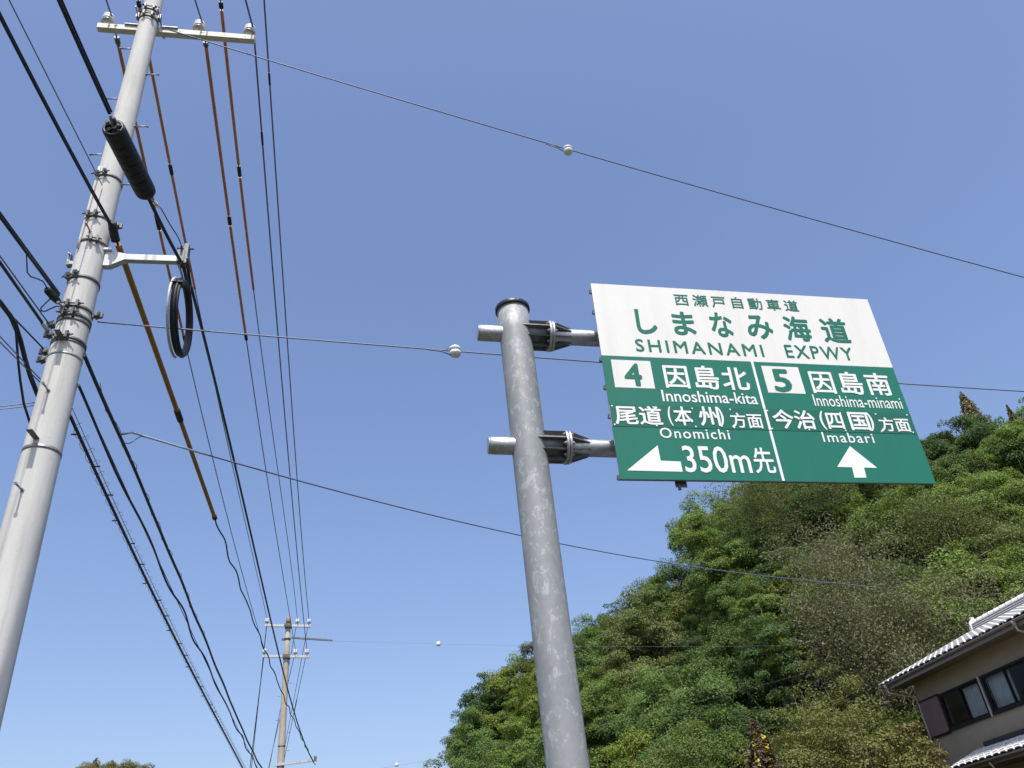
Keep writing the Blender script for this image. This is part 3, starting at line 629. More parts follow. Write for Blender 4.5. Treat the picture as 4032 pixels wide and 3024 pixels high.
ms = [onplane(p, A, np.cross(BD, Z)) for p in ((598, 790), (625, 806), (644, 838), (670, 885), (701, 933), (714, 965))]
cable('suspension_strand', 'thin strand with a white tag above the short cable at the bracket arm', 'strand', ms, .0065, 'wire_thin', None, [('tag', [ms[0]+(ms[1]-ms[0])*.4-Z*.0, ms[1]+(ms[2]-ms[1])*.1-Z*.02], .016, 'porcelain')])
K3f = span([(783, 1234), (805, 1325), (863, 1571), (919, 1800), (977, 2050), (1006, 2200), (1050, 2380), (1090, 2543), (1118, 2650), (1153, 2780), (1193, 2917), (1240, 3010)], A, B, [(.012, 7.55)], 4, (.012, 1), 90)
cable('telephone_cable', 'black telephone cable leaving the bracket arm and coil towards the far pole', 'cable', [TA+RT*.90+Z*.06, TA+RT*.9+U*.15+Z*.0]+K3f, .0155, 'cable', None,
      [('messenger', [p+Z*.035 for p in K3f], .006, 'wire_thin'), ('sheath', [p+RT*.012-Z*.02 for p in K3f[:14]], .012, 'cable')])
# coil of spare cable on a galvanised ring
cc = onplane((718, 1252), A, RT); cr = .375
co = thing('cable_coil', 'tall loop of spare black cable on a galvanised ring hanging from the bracket arm', 'cable coil', cc)
def ring(off, r, rr, t0=0, t1=2*math.pi, n=48, closed=True, sx=1.0):
    ts = np.linspace(t0, t1, n+1); pts = [cc+off+(U*math.cos(t)*sx+Z*math.sin(t))*r for t in ts]
    mb = MB(); mb.tube(pts[:-1] if closed else pts, rr, 8, closed=closed); return mb
part(ring(-RT*.058, cr+.02, .014, 1.9, 5.25, 40, False), 'support_ring', M['armzinc'], co)
for k_, (o, r_) in enumerate(((-.026, .0), (-.004, .012), (.018, -.004), (-.012, -.022), (.010, -.026))):
    part(ring(RT*o, cr+r_, .0165), 'cable_turn', M['black'], co)
mb = MB(); mb.box(cc+Z*(cr+.015), RT*.034, U*.03, Z*.03); part(mb, 'tie', M['black'], co)
for t in (2.75,):
    q = cc+(U*math.cos(t)+Z*math.sin(t))*cr; tn = -U*math.sin(t)+Z*math.cos(t); mb = MB(); mb.box(q-RT*.015, RT*.055, tn*.008, np.cross(RT, tn)*.036); part(mb, 'tie', M['black'], co)
mb = MB(); mb.tube([cc+Z*(cr+.02), cc+Z*(cr+.10)-RT*.01, TA+RT*.88-Z*.05], .018, 8); mb2 = MB(); mb2.tube([cc+Z*(cr)-RT*.06-U*.08, cc+Z*(cr+.12)-RT*.05-U*.03, TA+RT*.84-Z*.05], .011, 8)
part(mb, 'hanger', M['black'], co); part(mb2, 'hanger', M['armzinc'], co)
# cables that go back over the photographer from the shaft
A = PU-RT*.2
def bcable(name, label, cat, px, r, mat, z0, dz=.4, extra=(), deg=2):
    pth = span(px, A, A+PREV, [(0, z0), (1, z0+dz)], deg, (0, 1), 40); return pth, cable(name, label, cat, pth, r, mat, None, [(n_, f_(pth), rr, m_) for n_, f_, rr, m_ in extra])
p1, _ = bcable('telephone_cable', 'black cable with a drop closure tied to the left flank of the near pole', 'cable', [(0, 848), (43, 911), (96, 988), (159, 1070), (231, 1166)], .015, 'cable', 7.10, .5,
               [('messenger', lambda p: [q+Z*.022+RT*.01 for q in p], .006, 'cable')])
q0 = p1[0]+(p1[1]-p1[0])*.12; g = lambda a, b: onplane((a, b), A, np.cross(BD, Z))
dc = thing('drop_closure', 'small black drop closure with a looped tail under the pole cable', 'drop closure', g(207, 1157))
mb = MB(); d_ = nrm(g(238, 1195)-g(183, 1135)); mb.lathe(g(183, 1138), d_, [(.02, 0), (.036, .03), (.038, .17), (.03, .24), (.014, .27)], 14); part(mb, 'body', M['black'], dc)
mb = MB(); mb.tube([g(*p) for p in ((104, 1003), (106, 1040), (107, 1072), (122, 1090), (148, 1098), (170, 1108), (186, 1135))], .0065, 6); part(mb, 'drop_wire', M['cable'], dc)
mb = MB(); mb.tube([g(*p) for p in ((200, 1175), (178, 1195), (161, 1212), (162, 1224), (178, 1226), (200, 1215), (222, 1206), (240, 1207))], .0065, 6); part(mb, 'tail', M['cable'], dc)
bcable('telephone_cable', 'black cable pair dead ended on the near pole under the drop closure', 'cable', [(0, 1036), (48, 1099), (111, 1186), (150, 1262)], .014, 'cable', 6.66, .5,
       [('messenger', lambda p: [p[0]+Z*.10-RT*.02]+[q+Z*.03 for q in p[2:]], .0065, 'wire_thin'), ('grip', lambda p: [p[0], p[0]+(p[1]-p[0])*.16], .02, 'clear')])
ms3 = span([(0, 1182), (39, 1239), (58, 1272), (149, 1359)], A, A+PREV, [(0, 6.46), (1, 7.0)], 2, (0, 1), 40)
cb = [g(*p) for p in ((0, 1190), (40, 1243), (60, 1277), (82, 1345), (101, 1422), (121, 1485), (145, 1547), (165, 1590))]
cb2 = [g(*p) for p in ((0, 1194), (38, 1247), (54, 1285), (63, 1306), (72, 1427), (80, 1500), (94, 1590), (116, 1659), (150, 1730))]
back_ = [p for p in ms3 if (p-A) @ BD > 1.15]
cable('telephone_cable', 'heavy black cable that droops away from its strand before reaching the pole', 'cable', list(reversed(cb))+[p-Z*.02 for p in back_], .021, 'cable', None, [('messenger', ms3, .0075, 'cable')])
cable('telephone_cable', 'lighter black cable drooping lowest behind the pole shaft', 'cable', list(reversed(cb2))+[p-Z*.05 for p in back_], .011, 'cable')
for dy, lab in ((0, 'upper of two thin strands crossing behind the drooping cables'), (22, 'lower of two thin strands crossing behind the drooping cables')):
    cable('guy_strand', lab, 'guy wire', span([(0, 1326+dy), (80, 1410+dy*.8), (159, 1494+dy*.6)], PU-RT*.19+U*.06, PU-RT*.19+U*.06+PREV, [(1, 6.8)], 2, (0, 1), 30), .0055, 'wire_thin')
for dy, lab in ((0, 'upper of two faint wires running level away behind the shaft'), (11, 'lower of two faint wires running level away behind the shaft')):
    cable('drop_wire', lab, 'wire', span([(0, 1600+dy), (60, 1596+dy), (137, 1585+dy)], PU+U*.1, PU+U*.1-RT*20, [(1, 6.4)], 2, (0, 1), 30), .0045, 'wire_thin')
# communication cables sagging low towards the far pole
A = PU+RT*.15; B = PF+RT*.02
M1p = span([(336, 1411), (380, 1498), (450, 1644), (494, 1747), (543, 1877), (602, 2029), (671, 2200), (734, 2339), (791, 2485), (855, 2643), (937, 2827), (987, 2934), (1025, 3023)], A, B, [(0, 6.40)], 3, (0, 1), 110, wave=.010, wl=2.2, seed=5)
cable('telephone_cable', 'smooth black cable from which a service wire branches off to the hill', 'cable', M1p, .017, 'cable', None,
      [('messenger', [p+Z*.03 for p in M1p], .006, 'cable'), ('helix', [p+Z*(.02+.03*math.sin(i*1.9))+RT*.03*math.cos(i*1.9) for i, p in enumerate(M1p[2:34])], .004, 'clear')])
M2p = span([(309, 1536), (347, 1606), (391, 1720), (440, 1812), (488, 1932), (532, 2002), (620, 2200), (684, 2339), (753, 2479), (810, 2605), (874, 2744), (950, 2903), (1015, 3024)], A, B, [(0, 6.06)], 3, (0, 1), 150, wave=.030, wl=2.1, seed=9)
cable('telephone_cable', 'slack wavy black cable between the spiralled cable and the smooth one', 'cable', M2p, .0135, 'cable', None, [('messenger', span([(309, 1536), (440, 1812), (620, 2200), (753, 2479), (874, 2744), (1015, 3024)], A, B, [(0, 6.09)], 3, (0, 1), 60), .005, 'wire')])
M3p = span([(282, 1650), (309, 1704), (347, 1802), (412, 1932), (477, 2084), (532, 2200), (595, 2320), (671, 2466), (741, 2611), (810, 2751), (880, 2884), (956, 3023)], A, B, [(0, 5.75)], 3, (0, 1), 120)
sp = thing('spiral_cable', 'lowest black cable wrapped in a loose pale spiral hanger with ties', 'cable', M3p[0])
mb = MB(); mb.tube(M3p, .0155, 8); part(mb, 'cable', M['cable'], sp)
Lm = np.cumsum([0]+[np.linalg.norm(M3p[i+1]-M3p[i]) for i in range(len(M3p)-1)])
def m3(s): i = min(len(M3p)-2, int(np.searchsorted(Lm, s)-1) if s > 0 else 0); return M3p[i]+(M3p[i+1]-M3p[i])*((s-Lm[i])/(Lm[i+1]-Lm[i]))
dirm = nrm(B*[1, 1, 0]-A*[1, 1, 0]); pm = np.cross(dirm, Z); hx = []
for i in range(int(22/.022)):
    s = .15+i*.022; th = s/.21*2*math.pi; hx.append(m3(s)+Z*(.042+.052*math.sin(th))+pm*.052*math.cos(th))
mb = MB(); mb.tube(hx, .003, 5); part(mb, 'spiral_hanger', M['clear'], sp)
mb = MB(); mb.tube([p+Z*.085 for p in M3p], .004, 5); part(mb, 'messenger', M['clear'], sp)
for i in range(18):
    s = .3+i*.55; p = m3(s); mb = MB(); mb.box(p+pm*.028*(1 if i % 3 else -1)+Z*.0, pm*.034, dirm*.006, Z*.005); part(mb, 'cable_tie', M['black'], sp)
# strands that cross over to the other side of the road
GD = azd(74)
def guy(name, label, px, A, r, z0, ins=(), tend=None, deg=2, mat='wire_thin', k=1.0):
    pth = span(px, A, A+GD*30, [(0, z0)], deg, (0, tend), 40); e = thing(name, label, 'guy wire', pth[0]); mb = MB(); mb.tube(pth, r, 6); part(mb, 'strand', M[mat], e)
    for p in ins:
        c = onplane(p, A, np.cross(GD, Z)); i = min(range(len(pth)), key=lambda j: np.linalg.norm(pth[j]-c)); d = nrm(pth[min(i+1, 39)]-pth[max(i-1, 0)])
        mb = MB(); mb.lathe(c-Z*.060*k, Z, [(.018*k, 0), (.048*k, .008*k), (.062*k, .03*k), (.060*k, .05*k), (.047*k, .058*k), (.047*k, .066*k), (.062*k, .072*k), (.064*k, .092*k), (.05*k, .112*k), (.02*k, .12*k)], 18); part(mb, 'strain_insulator', M['porcelain'], e)
        mb = MB(); mb.tube([c-d*.30*k, c-d*.13*k+Z*.0, c-d*.04*k+Z*.045*k], .007*k, 6); part(mb, 'grip', M['wire'], e)
        mb = MB(); mb.tube([c-d*.30*k, c-d*.14*k-Z*.012, c-d*.04*k-Z*.05*k], .007*k, 6); part(mb, 'grip', M['wire'], e)
    return e
guy('guy_strand', 'highest strand crossing the sky from the crossarm with a white strain insulator', [(644, 108), (730, 139), (825, 168), (1050, 237), (1600, 402), (2235, 589), (3100, 830), (4032, 1094)], PU+RT*.15, .0085, 11.49, [(2236, 592)], .62)
guy('guy_strand', 'lower strand passing behind the sign post with a white strain insulator', [(397, 1268), (850, 1306), (1500, 1359), (1792, 1383), (2370, 1428), (3560, 1510), (4032, 1542)], PU+RT*.2, .0075, 6.79, [(1792, 1384)], .60)
c = [onplane(p, M1p[8]*[1, 1, 0], np.cross(azd(60), Z)) for p in ((478, 1682), (520, 1703), (564, 1720), (651, 1742), (743, 1769), (1000, 1842), (1500, 1975), (2047, 2109), (2300, 2158), (2561, 2209))]
iM = min(range(len(M1p)), key=lambda j: abs(proj(M1p[j])[1]-1690)); A = M1p[iM]*[1, 1, 0]
SD = azd(38); sw_ = span([(520, 1703), (564, 1720), (651, 1742), (743, 1769), (1000, 1842), (1500, 1975), (2047, 2109), (2300, 2158), (2561, 2209), (3100, 2275), (3472, 2315)], A, A+SD*40, [], 3, None, 60)
cable('service_wire', 'twisted service wire branching off mid span and running to the hillside', 'wire', [M1p[iM]]+sw_, .010, 'wire', None, [('grip', [M1p[iM]+Z*.01]+sw_[:3], .012, 'clear'), ('tail', [onplane(p, A, np.cross(SD, Z)) for p in ((492, 1744), (505, 1747), (520, 1741), (538, 1727), (556, 1718), (575, 1722))], .0055, 'wire')])
A = PF+RT*1.7; pth = span([(1310, 2523), (1726, 2536), (2300, 2545), (3200, 2539), (3500, 2535)], A, A+azd(80)*45, [], 2, (0, .85), 40)
e = thing('guy_strand', 'faint strand from the far pole strut with a tiny white insulator', 'guy wire', pth[0]); mb = MB(); mb.tube(pth, .0038, 6); part(mb, 'strand', M['wire_thin'], e)
for p in ((1726, 2535), (3243, 2535)):
    q = onplane(p, A, np.cross(azd(80), Z)); mb = MB(); mb.lathe(q-Z*.09, Z, [(.03, 0), (.085, .03), (.085, .14), (.03, .18)], 12); part(mb, 'strain_insulator', M['porcelain'], e)
A = atdist((1400, 3045), 52.0)*[1, 1, 0]; Bq = atdist((3400, 2600), 36.0)*[1, 1, 0]; pth = span([(1480, 3030), (1562, 3012), (1740, 2985), (2400, 2850), (2880, 2722), (3290, 2622)], A, Bq, [], 2, (0, 1.02), 40)
e = thing('guy_strand', 'faint strand rising over the hill trees from a small white insulator', 'guy wire', pth[0]); mb = MB(); mb.tube(pth, .0042, 6); part(mb, 'strand', M['wire_thin'], e)
q = onplane((1562, 3011), A, np.cross(nrm(Bq-A), Z)); mb = MB(); mb.lathe(q-Z*.1, Z, [(.03, 0), (.1, .03), (.1, .15), (.03, .2)], 12); part(mb, 'strain_insulator', M['porcelain'], e)

# ------------------------------------------------------------------ the two storey house
HW, HC = 17.0, 24.43                              # front wall line and gable corner in road coordinates
HB = 13.0                                         # where the house ends, out of view
ho = thing('house', 'two storey taupe house with silver tiled gable roof and dark sash windows', 'house', urz(HC, HW, 0))
EZ, EO, VU = 7.02, .75, 24.98                     # eave height, overhang, verge position
PITCH = math.radians(21.0); RUN = 4.1+EO-.75; RD = HW-EO
def hb(u0, u1, r0, r1, z0, z1):
    mb = MB(); mb.box(urz((u0+u1)/2, (r0+r1)/2, (z0+z1)/2), U*(u1-u0)/2, RT*(r1-r0)/2, Z*(z1-z0)/2); return mb
WZ0, WZ1, WU = 5.30, 6.33, [(21.52, 23.42), (19.50, 21.40)]
T = .16
def wallpiece(u0, u1, z0, z1): part(hb(u0, u1, HW, HW+T, z0, z1), 'wall', M['render'], ho)
wallpiece(HB, HC, -.3, WZ0); wallpiece(HB, HC, WZ1, 7.30); wallpiece(23.42, HC, WZ0, WZ1); wallpiece(21.40, 21.52, WZ0, WZ1); wallpiece(HB, 19.50, WZ0, WZ1)
back_r = RD+2*RUN-EO; apex_r = RD+RUN; apz = EZ+RUN*math.tan(PITCH)
mb = MB(); mb.prism([urz(HC, HW+T, -.3), urz(HC, back_r, -.3), urz(HC, back_r, EZ+EO*math.tan(PITCH)-.1), urz(HC, apex_r, apz-.12), urz(HC, HW+T, EZ+(EO+T)*math.tan(PITCH)-.1)], -U*T); part(mb, 'gable_wall', M['render'], ho)
part(hb(HB, HC-T, back_r-T, back_r, -.3, 7.3), 'wall', M['render'], ho)
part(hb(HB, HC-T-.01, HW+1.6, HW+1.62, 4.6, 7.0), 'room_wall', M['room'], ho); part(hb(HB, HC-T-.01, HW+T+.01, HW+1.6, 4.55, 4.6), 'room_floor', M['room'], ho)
# roof slabs
def slab(r0, z0, r1, z1, u0, u1, th): 
    mb = MB(); d = Z*-th; mb.prism([urz(u0, r0, z0), urz(u1, r0, z0), urz(u1, r1, z1), urz(u0, r1, z1)], d); return mb
roof = part(slab(RD, EZ, apex_r, apz, HB, VU, .07), 'roof', M['gutter'], ho)
part(slab(RD+2*RUN, EZ, apex_r, apz, HB, VU, .07), 'rear_slope', M['gutter'], roof)
part(hb(HB, VU-.03, RD+.02, HW, EZ-.13, EZ-.115), 'soffit', M['soffit'], ho)
mb = hb(HB, VU-.015, RD+.01, RD+.035, EZ-.20, EZ-.055); part(mb, 'fascia', M['gutter'], roof)
mb = MB(); mb.prism([urz(VU, RD, EZ-.03), urz(VU, apex_r, apz-.03), urz(VU, apex_r, apz-.22), urz(VU, RD, EZ-.2)], -U*.03); part(mb, 'bargeboard', M['soffit'], roof)
mb = MB(); mb.prism([urz(HC+.005, HW, EZ-.13), urz(VU-.04, HW, EZ-.13), urz(VU-.04, apex_r, apz-.16), urz(HC+.005, apex_r, apz-.16), ], -Z*.015); part(mb, 'verge_soffit', M['soffit'], roof)
# one tile, S-shaped, shared by all
TWD, TEX = .285, .24
def tilemesh():
    mb = MB(); nx = 12; L = .285; top = []; low = []
    for i in range(nx+1):
        x = i/nx
        h = .030+.008*math.sin(math.pi*x/.8) if x < .8 else .004
        if x < .06: h = .004+.026*x/.06
        top.append((x*TWD*1.03, h))
    V = []
    for y, lift in ((0, .026), (L, .0)):
        for x, h in top: V.append((x, y, h+lift))
    for x, h in top: V.append((x, 0, h+.026-.022))
    n = nx+1; F = [(i, i+1, n+i+1, n+i) for i in range(nx)]+[(2*n+i, 2*n+i+1, i+1, i) for i in range(nx)]
    mb.add(V, F, False); me = mb.mesh('tile'); me.materials.append(M['tile']); return me
TM = tilemesh()
def lay(u_left, r0, z0, ncol, courses, pitch, parent, first=0, step=-1):
    upv = nrm(RT*math.cos(pitch)+Z*math.sin(pitch)); nv = nrm(Z*math.cos(pitch)-RT*math.sin(pitch)); xv = -U*1.0
    for c_ in range(first, courses):
        for i in range(ncol):
            pos = urz(u_left-i*TWD, r0, z0)+upv*(c_*TEX-.04)+nv*.006
            place(TM, 'tile', parent, frame(pos, xv, upv, nv))
NCOL = 26
lay(VU-.02, RD, EZ, NCOL, 7, PITCH, roof)
def bulk(u_left, r0, z0, ncol, c0, c1, pitch, parent, name='tile_field', skip=0):
    upv = nrm(RT*math.cos(pitch)+Z*math.sin(pitch)); nv = nrm(Z*math.cos(pitch)-RT*math.sin(pitch)); xv = -U*1.0; mb = MB()
    tv = [np.array(v.co) for v in TM.vertices]; tf = [tuple(p.vertices) for p in TM.polygons]
    for c_ in range(c0, c1):
        for i in range(skip, ncol):
            pos = urz(u_left-i*TWD, r0, z0)+upv*(c_*TEX-.04)+nv*.006; mb.add([pos+xv*v[0]+upv*v[1]+nv*v[2] for v in tv], tf, False)
    o = part(mb, name, M['tile'], parent); o['kind'] = 'stuff'
bulk(VU-.02, RD, EZ, 44, 7, 18, PITCH, roof); bulk(VU-.02, RD, EZ, 44, 0, 7, PITCH, roof, skip=NCOL)
# verge tiles down the gable edge and the stacked ridge
upv = nrm(RT*math.cos(PITCH)+Z*math.sin(PITCH)); nv = nrm(Z*math.cos(PITCH)-RT*math.sin(PITCH))
for c_ in range(17):
    mb = MB(); p = urz(VU, RD, EZ)+upv*(c_*TEX+.10)+nv*.02; mb.box(p, U*.02, upv*.135, nv*.05); part(mb, 'verge_tile', M['tile'], roof)
rz = thing('x', None, None, (0, 0, 0)); bpy.data.objects.remove(rz)
mb = hb(HB, VU-.10, apex_r-.13, apex_r+.13, apz-.02, apz+.20); part(mb, 'ridge_base', M['gutter'], roof)
for k_, (w, z) in enumerate(((.165, .05), (.15, .12), (.135, .19))):
    n_ = 24
    for i in range(n_):
        mb = MB(); mb.box(urz(VU-.2-i*.30, apex_r, apz+z), U*.146, RT*w, Z*.012); part(mb, 'ridge_course', M['tile'], roof)
mb0 = MB(); mb0.tube([urz(0, 0, 0)-U*.145, urz(0, 0, 0)+U*.10, urz(0, 0, 0)+U*.105, urz(0, 0, 0)+U*.145], [.085, .085, .097, .097], 12); rt = mb0.mesh('ridge_tile'); rt.materials.append(M['tile'])
for i in range(24): place(rt, 'ridge_tile', roof, Matrix.Translation(Vector(urz(VU-.2-i*.30, apex_r, apz+.24))))
mb = MB(); mb.lathe(urz(VU-.06, apex_r, apz+.17), U, [(.12, -.05), (.17, -.03), (.19, .0), (.17, .03), (.10, .05), (.001, .06)], 20); mb.box(urz(VU-.06, apex_r, apz-.02), U*.05, RT*.20, Z*.14); mb.box(urz(VU-.06, apex_r, apz+.36), U*.04, RT*.06, Z*.07); part(mb, 'ridge_ornament', M['tile'], roof)
# gutter and pipes
def halfround(u0, u1, r, z, rad, mat, parent):
    mb = MB(); V = []; n_ = 9
    for u in (u0, u1):
        for k_ in range(n_): a = math.pi+math.pi*k_/(n_-1); V.append(urz(u, r+rad*math.cos(a), z+rad*math.sin(a)))
        for k_ in range(n_): a = math.pi+math.pi*(n_-1-k_)/(n_-1); V.append(urz(u, r+(rad-.006)*math.cos(a), z+(rad-.006)*math.sin(a)))
    m_ = 2*n_; mb.add(V, [(i, (i+1) % m_, m_+(i+1) % m_, m_+i) for i in range(m_)]+[tuple(range(m_))[::-1], tuple(range(m_, 2*m_))], True); return part(mb, 'gutter', M[mat], parent)
gt = halfround(HB, VU-.02, RD-.055, EZ-.045, .055, 'gutter', ho)
for u in (24.62, 18.45):
    mb = MB(); mb.lathe(urz(u, RD-.055, EZ-.20), Z, [(.032, 0), (.06, .09), (.065, .13)], 12); part(mb, 'outlet', M['trim'], gt)
    rr = .030; ue = HC-.02 if u > 22 else u-.12
    mb = MB(); mb.tube([urz(u, RD-.055, EZ-.17), urz(u, RD-.03, EZ-.30), urz(u-.05, RD+.12, EZ-.36), urz(ue+.04, HW-.10, EZ-.50), urz(ue, HW-.05, EZ-.62), urz(ue, HW-.05, EZ-1.2), urz(ue, HW-.05, EZ-3.9)], rr, 10); part(mb, 'downpipe', M['trim'], gt)
for u in np.arange(13.4, 24.9, .9):
    mb = MB(); mb.box(urz(u, RD-.03, EZ-.045), U*.008, RT*.05, Z*.06); part(mb, 'gutter_bracket', M['gutter'], gt)
# windows
for k_, (u0, u1) in enumerate(WU):
    w = part(hb(u0, u1, HW-.035, HW+.09, WZ1-.055, WZ1), 'window', M['frame'], ho)
    part(hb(u0, u1, HW-.06, HW+.09, WZ0, WZ0+.075), 'sill', M['frame'], w)
    for u in (u0+.03, u1-.03): part(hb(u-.03, u+.03, HW-.035, HW+.09, WZ0+.075, WZ1-.055), 'jamb', M['frame'], w)
    um = (u0+u1)/2
    for j, (a, b, dr) in enumerate(((um-.02, u1-.06, .0), (u0+.06, um+.02, .04))):
        for (c0_, c1_, z0_, z1_) in ((a, b, WZ0+.075, WZ0+.13), (a, b, WZ1-.10, WZ1-.055), (a, a+.04, WZ0+.13, WZ1-.10), (b-.04, b, WZ0+.13, WZ1-.10)):
            part(hb(c0_, c1_, HW+dr, HW+dr+.03, z0_, z1_), 'sash', M['frame'], w)
        part(hb(a+.04, b-.04, HW+dr+.012, HW+dr+.018, WZ0+.13, WZ1-.10), 'pane', M['glass'], w)
    # curtains: a pleated sheet behind one leaf
    a, b = ((u0+.06, um) if k_ == 0 else (um, u1-.06)); V = []; n_ = 40
    for i in range(n_+1):
        u = a+(b-a)*i/n_; rr = HW+.17+.02*math.sin(i*1.7)+.012*math.sin(i*.6); V += [urz(u, rr, WZ0+.02), urz(u, rr, WZ1-.02)]
    mb = MB(); mb.add(V, [(2*i, 2*i+2, 2*i+3, 2*i+1) for i in range(n_)], True); part(mb, 'curtain', M['curtain'], w)
part(hb(21.43, 21.49, HW-.05, HW+.001, WZ0-.02, WZ1+.02), 'trim_post', M['trim'], ho)
# shutter box
sb = part(hb(23.46, HC-.03, HW-.05, HW-.002, WZ0+.02, WZ1-.02), 'shutter_box', M['shutter'], ho)
part(hb(23.43, HC, HW-.065, HW-.002, WZ1-.02, WZ1+.03), 'top_rail', M['frame'], sb); part(hb(23.43, HC, HW-.065, HW-.002, WZ0-.03, WZ0+.02), 'bottom_rail', M['frame'], sb)
for i in range(24):
    z = WZ0+.04+i*(WZ1-WZ0-.08)/23.; part(hb(23.47, HC-.04, HW-.054, HW-.049, z-.012, z+.006), 'rib', M['shutter'], sb)
# lower roof over the ground floor
LR, LZ, LU = 15.86, 4.20, 22.55; LP = math.radians(21)
low = part(slab(LR, LZ, HW, LZ+(HW-LR)*math.tan(LP), HB, LU, .06), 'lower_roof', M['gutter'], ho)
lay(LU-.02, LR, LZ, 16, 5, LP, low); bulk(LU-.02, LR, LZ, 34, 0, 5, LP, low, skip=16)
part(hb(HB, 22.13, HW-.13, HW-.003, 4.66, 4.77), 'wall_strip', M['strip_dark'], low); part(hb(HB, LU-.03, LR+.02, HW, LZ-.12, LZ-.105), 'soffit', M['soffit'], low)  # dark strip on the wall just above the lower roof
part(hb(HB, LU-.01, LR+.01, LR+.03, LZ-.16, LZ-.05), 'fascia', M['gutter'], low)
g2 = halfround(HB, LU-.02, LR-.055, LZ-.045, .055, 'gutter', ho)
mb = MB(); mb.tube([urz(20.75, LR-.055, LZ-.1), urz(20.72, LR, LZ-.28), urz(20.6, LR+.4, LZ-.42), urz(20.5, HW-.06, LZ-.6), urz(20.5, HW-.06, .2)], .03, 10); part(mb, 'downpipe', M['trim'], g2)
part(hb(13.2, LU-.3, HW-.001, HW+.02, 1.2, 3.2), 'ground_floor_screen', M['frame'], ho)

# ------------------------------------------------------------------ trees on the hill
def leafquads(pos, nor, size, rng, wf=1.0):
    n = len(pos); t = rng.normal(size=(n, 3)); t -= nor*(t*nor).sum(1, keepdims=True); t /= np.linalg.norm(t, axis=1, keepdims=True)+1e-9
    b = np.cross(nor, t); l = (size*(.7+.6*rng.random(n)))[:, None]; w = l*((.48+.22*rng.random(n))*wf)[:, None]
    droop = nor*l*.12
    V = np.stack([pos-t*l*.5, pos+b*w*.5-droop*.3, pos+t*l*.5-droop, pos-b*w*.5-droop*.3], 1).reshape(-1, 3)
    return V
def quadmesh(name, V, mat):
    n = len(V)//4; me = bpy.data.meshes.new(name); me.vertices.add(4*n); me.vertices.foreach_set('co', V.astype(np.float32).ravel())
    me.loops.add(4*n); me.loops.foreach_set('vertex_index', np.arange(4*n, dtype=np.int32)); me.polygons.add(n)
    me.polygons.foreach_set('loop_start', np.arange(0, 4*n, 4, dtype=np.int32)); me.update(calc_edges=True); me.validate(); me.materials.append(mat); return me
def unit(rng, n):
    v = rng.normal(size=(n, 3)); return v/np.linalg.norm(v, axis=1, keepdims=True)
def broadleaf(seed, rx, rz, npuff, per, leaf, pr=(.13, .27), zb=.0, loose=0.0):
    """crown of leafy clumps round a centre, base of crown at z=0"""
    rng = np.random.default_rng(seed); P = []; N = []; S = []; C = []
    d = unit(rng, npuff*3); d = d[d[:, 2] > -.45][:npuff]; ph = rng.random(6)*6.28
    for q in d:
        lump = 1+.20*math.sin(3*math.atan2(q[1], q[0])+ph[0])*math.cos(2.2*q[2]+ph[1])+.13*math.sin(5*math.atan2(q[1], q[0])+4*q[2]+ph[2])
        k_ = (.62+.38*rng.random()**.6)*lump; c = np.array([q[0]*rx*k_, q[1]*rx*k_, rz+q[2]*rz*k_])
        r = rx*(pr[0]+(pr[1]-pr[0])*rng.random()**1.5); C.append(c)
        m = int(per*(r/(rx*.19))**2); u_ = unit(rng, m); u_[:, 2] = np.where((u_[:, 2] < 0) & (rng.random(m) < .75), -u_[:, 2], u_[:, 2])
        ntip = max(7, m//10); tip = unit(rng, ntip); tip[:, 2] = np.abs(tip[:, 2])*.95-.10
        u2 = tip[rng.integers(0, ntip, m)]+rng.normal(size=(m, 3))*.20; u_ = np.where(rng.random((m, 1)) < .6, u2, u_)
        u_ /= np.linalg.norm(u_, axis=1, keepdims=True)
        out = nrm(q+np.array([0, 0, .35])); tiltz = .76+.24*rng.random()
        rad = r*(.62+.45*rng.random(m)[:, None]+loose*rng.random(m)[:, None])*np.array([1.12, 1.12, tiltz])
        P.append(c+u_*rad); nn = u_*.45+out*.35+np.array([0, 0, .35])+rng.normal(size=(m, 3))*.42; N.append(nn/np.linalg.norm(nn, axis=1, keepdims=True)); S.append(np.full(m, leaf))
    m = int(per*npuff*.16); u_ = unit(rng, m); P.append(np.array([0, 0, rz*.95])+u_*np.array([rx, rx, rz])*(.15+.5*rng.random(m)[:, None])); N.append(unit(rng, m)); S.append(np.full(m, leaf*1.7))
    return leafquads(np.concatenate(P), np.concatenate(N), np.concatenate(S), rng), C
def limbs(seed, H, cb, C, r0=.16, wob=.25, n=8):
    rng = np.random.default_rng(seed+99); mb = MB(); ztop = cb+(H-cb)*.55
    tp = [np.array([0, 0, -1.2]), np.array([0, 0, .3]), np.array([rng.normal()*.1, rng.normal()*.1, cb*.6]), np.array([rng.normal()*.18, rng.normal()*.18, cb]), np.array([rng.normal()*.3, rng.normal()*.3, ztop])]
    mb.tube(tp, [r0*1.25, r0*1.1, r0*.9, r0*.75, r0*.25], 8)
    for c in C:
        c = np.asarray(c)+[0, 0, cb]; a = tp[3]+(tp[4]-tp[3])*rng.random()*.8 if rng.random() < .7 else tp[2]+(tp[3]-tp[2])*rng.random()
        m = (a+c)/2+rng.normal(size=3)*wob+np.array([0, 0, -.1]); mb.tube([a, m, c+(c-m)*.25], [r0*.38, r0*.22, r0*.06], 5)
    return mb
VAR = []
SPEC = [(2.5, 2.1, 92, 340, .105), (2.9, 2.4, 104, 350, .115), (2.2, 2.5, 86, 320, .10), (3.2, 2.2, 114, 350, .12), (2.0, 1.8, 76, 320, .098), (2.6, 2.8, 100, 330, .108)]
